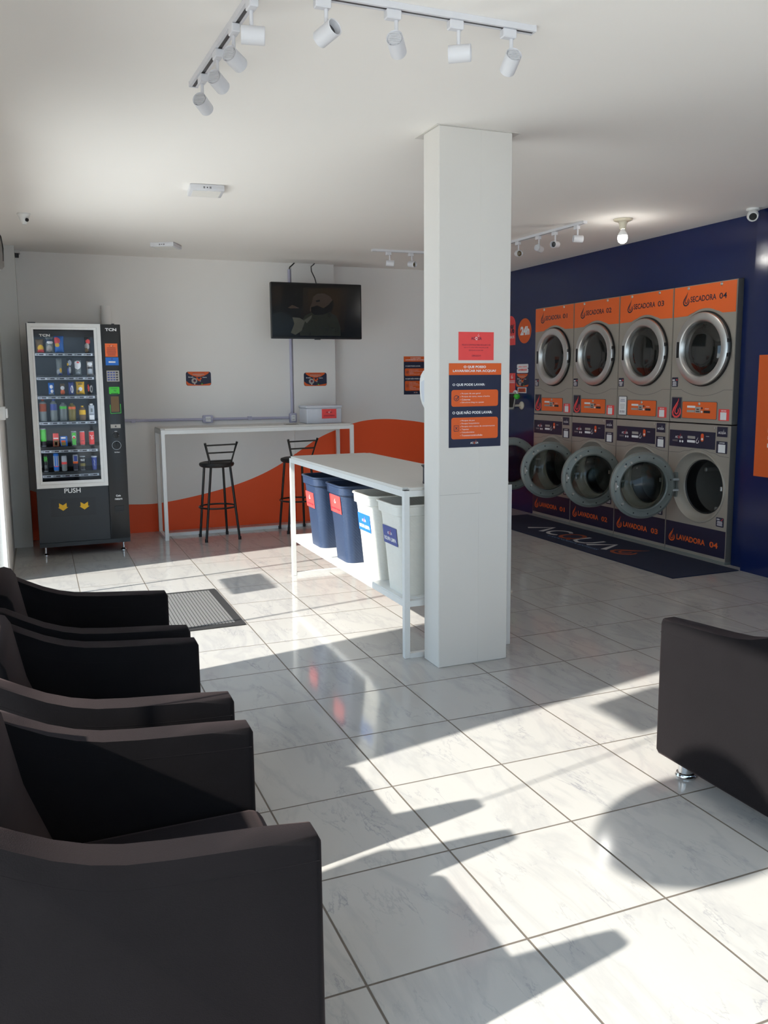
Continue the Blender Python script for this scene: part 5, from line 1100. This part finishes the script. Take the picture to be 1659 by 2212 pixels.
b = B('black', M=axis_frame((-0.008, -0.008, -0.052), dv)); b.lathe([(0.0255, 0.028), (0.024, 0.031), (0.010, 0.032), (0, 0.030)], None, 24); b.done('lens', h)
# small things at the far left
r = empty('wall_alarm', (-0.26, 6.02, 2.20), 'grey rounded device with black cable at the left picture edge', 'alarm')
b = B('greyfab', M=Matrix.Translation((0.075, 0, 0))); b.lathe([(0, 0.004), (0.03, 0.008), (0.046, 0.03), (0.048, 0.10), (0.044, 0.18), (0.034, 0.225), (0.018, 0.245), (0, 0.248)], None, 28); b.done('casing', r)
b = B('black'); b.tube([(0.115, -0.02, 0.06), (0.120, -0.02, 0.14), (0.112, -0.02, 0.21), (0.085, -0.02, 0.26), (0.03, -0.02, 0.30), (0.006, -0.02, 0.32)], 0.004, 8); b.done('cord', r)
b = B('greyfab'); b.box((0.0005, -0.03, 0.08), (0.032, 0.03, 0.16)); b.done('wall_bracket', r)
r = empty('door_lock', (XL, 6.95, 1.215), 'white lock box on the shop door frame at the left edge', 'door lock')
b = B('white'); b.box((0.0005, -0.10, 0), (0.040, 0.09, 0.098), 0, 0.004, 2); b.done('casing', r)
b = B('white'); b.box((0.0405, -0.10, 0.014), (0.056, -0.02, 0.084), 0, 0.004, 2); b.done('bolt', r)
b = B('black'); b.box((XL + 0.158, 8.44, 2.62), (XL + 0.19, 8.50, 2.655), 0, 0.002, 1); b.box((XL + 0.15, 8.43, 2.655), (XL + 0.20, 8.525, 2.684), 'nib'); tag(b.done('junction_box', smooth=False), 'small black and grey junction box in the upper left ceiling corner', 'junction box')  # black box set in place of a small dark hole at the ceiling edge

# ------------------------------------------------------------------ light
sun = bpy.data.lights.new('sun', 'SUN'); sun.energy = 9.0; sun.angle = math.radians(0.9); sun.color = (1.0, 0.92, 0.83)
so = bpy.data.objects.new('sun', sun); COL.objects.link(so); so.rotation_euler = Vector((1.517, 0.30, -1.0)).to_track_quat('-Z', 'Y').to_euler(); so.location = (-6, -2, 6)
wld = bpy.data.worlds.new('sky'); SC.world = wld; wld.use_nodes = True
nt = wld.node_tree; bg = nt.nodes['Background']; bg.inputs['Color'].default_value = (0.56, 0.77, 1.0, 1); bg.inputs['Strength'].default_value = 1.95
lp = bpy.data.lights.new('bulb_light', 'POINT'); lp.energy = 2.2; lp.shadow_soft_size = 0.04; lp.color = (1, 0.97, 0.9)
lo = bpy.data.objects.new('bulb_light', lp); COL.objects.link(lo); lo.location = (4.241, 5.44, ZC - 0.24)

# ------------------------------------------------------------------ camera
cd = bpy.data.cameras.new('camera'); co = bpy.data.objects.new('camera', cd); COL.objects.link(co); SC.camera = co
FPX, PIT, YAW, ROLL, PX, PY = 1811.2, 0.1348, 0.3797, 0.0097, -21.67, -37.06
cd.sensor_fit = 'VERTICAL'; cd.sensor_height = 36.0; cd.sensor_width = 27.0; cd.lens = FPX * 36.0 / 2212
cd.shift_x = -PX / 2212; cd.shift_y = PY / 2212
cd.clip_start = 0.02; cd.clip_end = 200
cy, sy, cp, sp, cr, sr = math.cos(YAW), math.sin(YAW), math.cos(PIT), math.sin(PIT), math.cos(ROLL), math.sin(ROLL)
fw = Vector((sy * cp, cy * cp, -sp)); rt = Vector((cy, -sy, 0)); dn = fw.cross(rt)
r2 = rt * cr + dn * sr; d2 = -rt * sr + dn * cr
co.matrix_world = Matrix(((r2.x, -d2.x, -fw.x, 0), (r2.y, -d2.y, -fw.y, 0), (r2.z, -d2.z, -fw.z, 1.4769), (0, 0, 0, 1)))

SC.view_settings.view_transform = 'Standard'; SC.view_settings.look = 'None'; SC.view_settings.gamma = 1.0; SC.view_settings.use_curve_mapping = False
SC.view_settings.exposure = 0.30
try:
    SC.cycles.use_denoising = True; SC.cycles.max_bounces = 10; SC.cycles.diffuse_bounces = 8; SC.cycles.transparent_max_bounces = 12
    SC.cycles.sample_clamp_indirect = 6.0; SC.cycles.caustics_reflective = False; SC.cycles.caustics_refractive = False
except Exception: pass
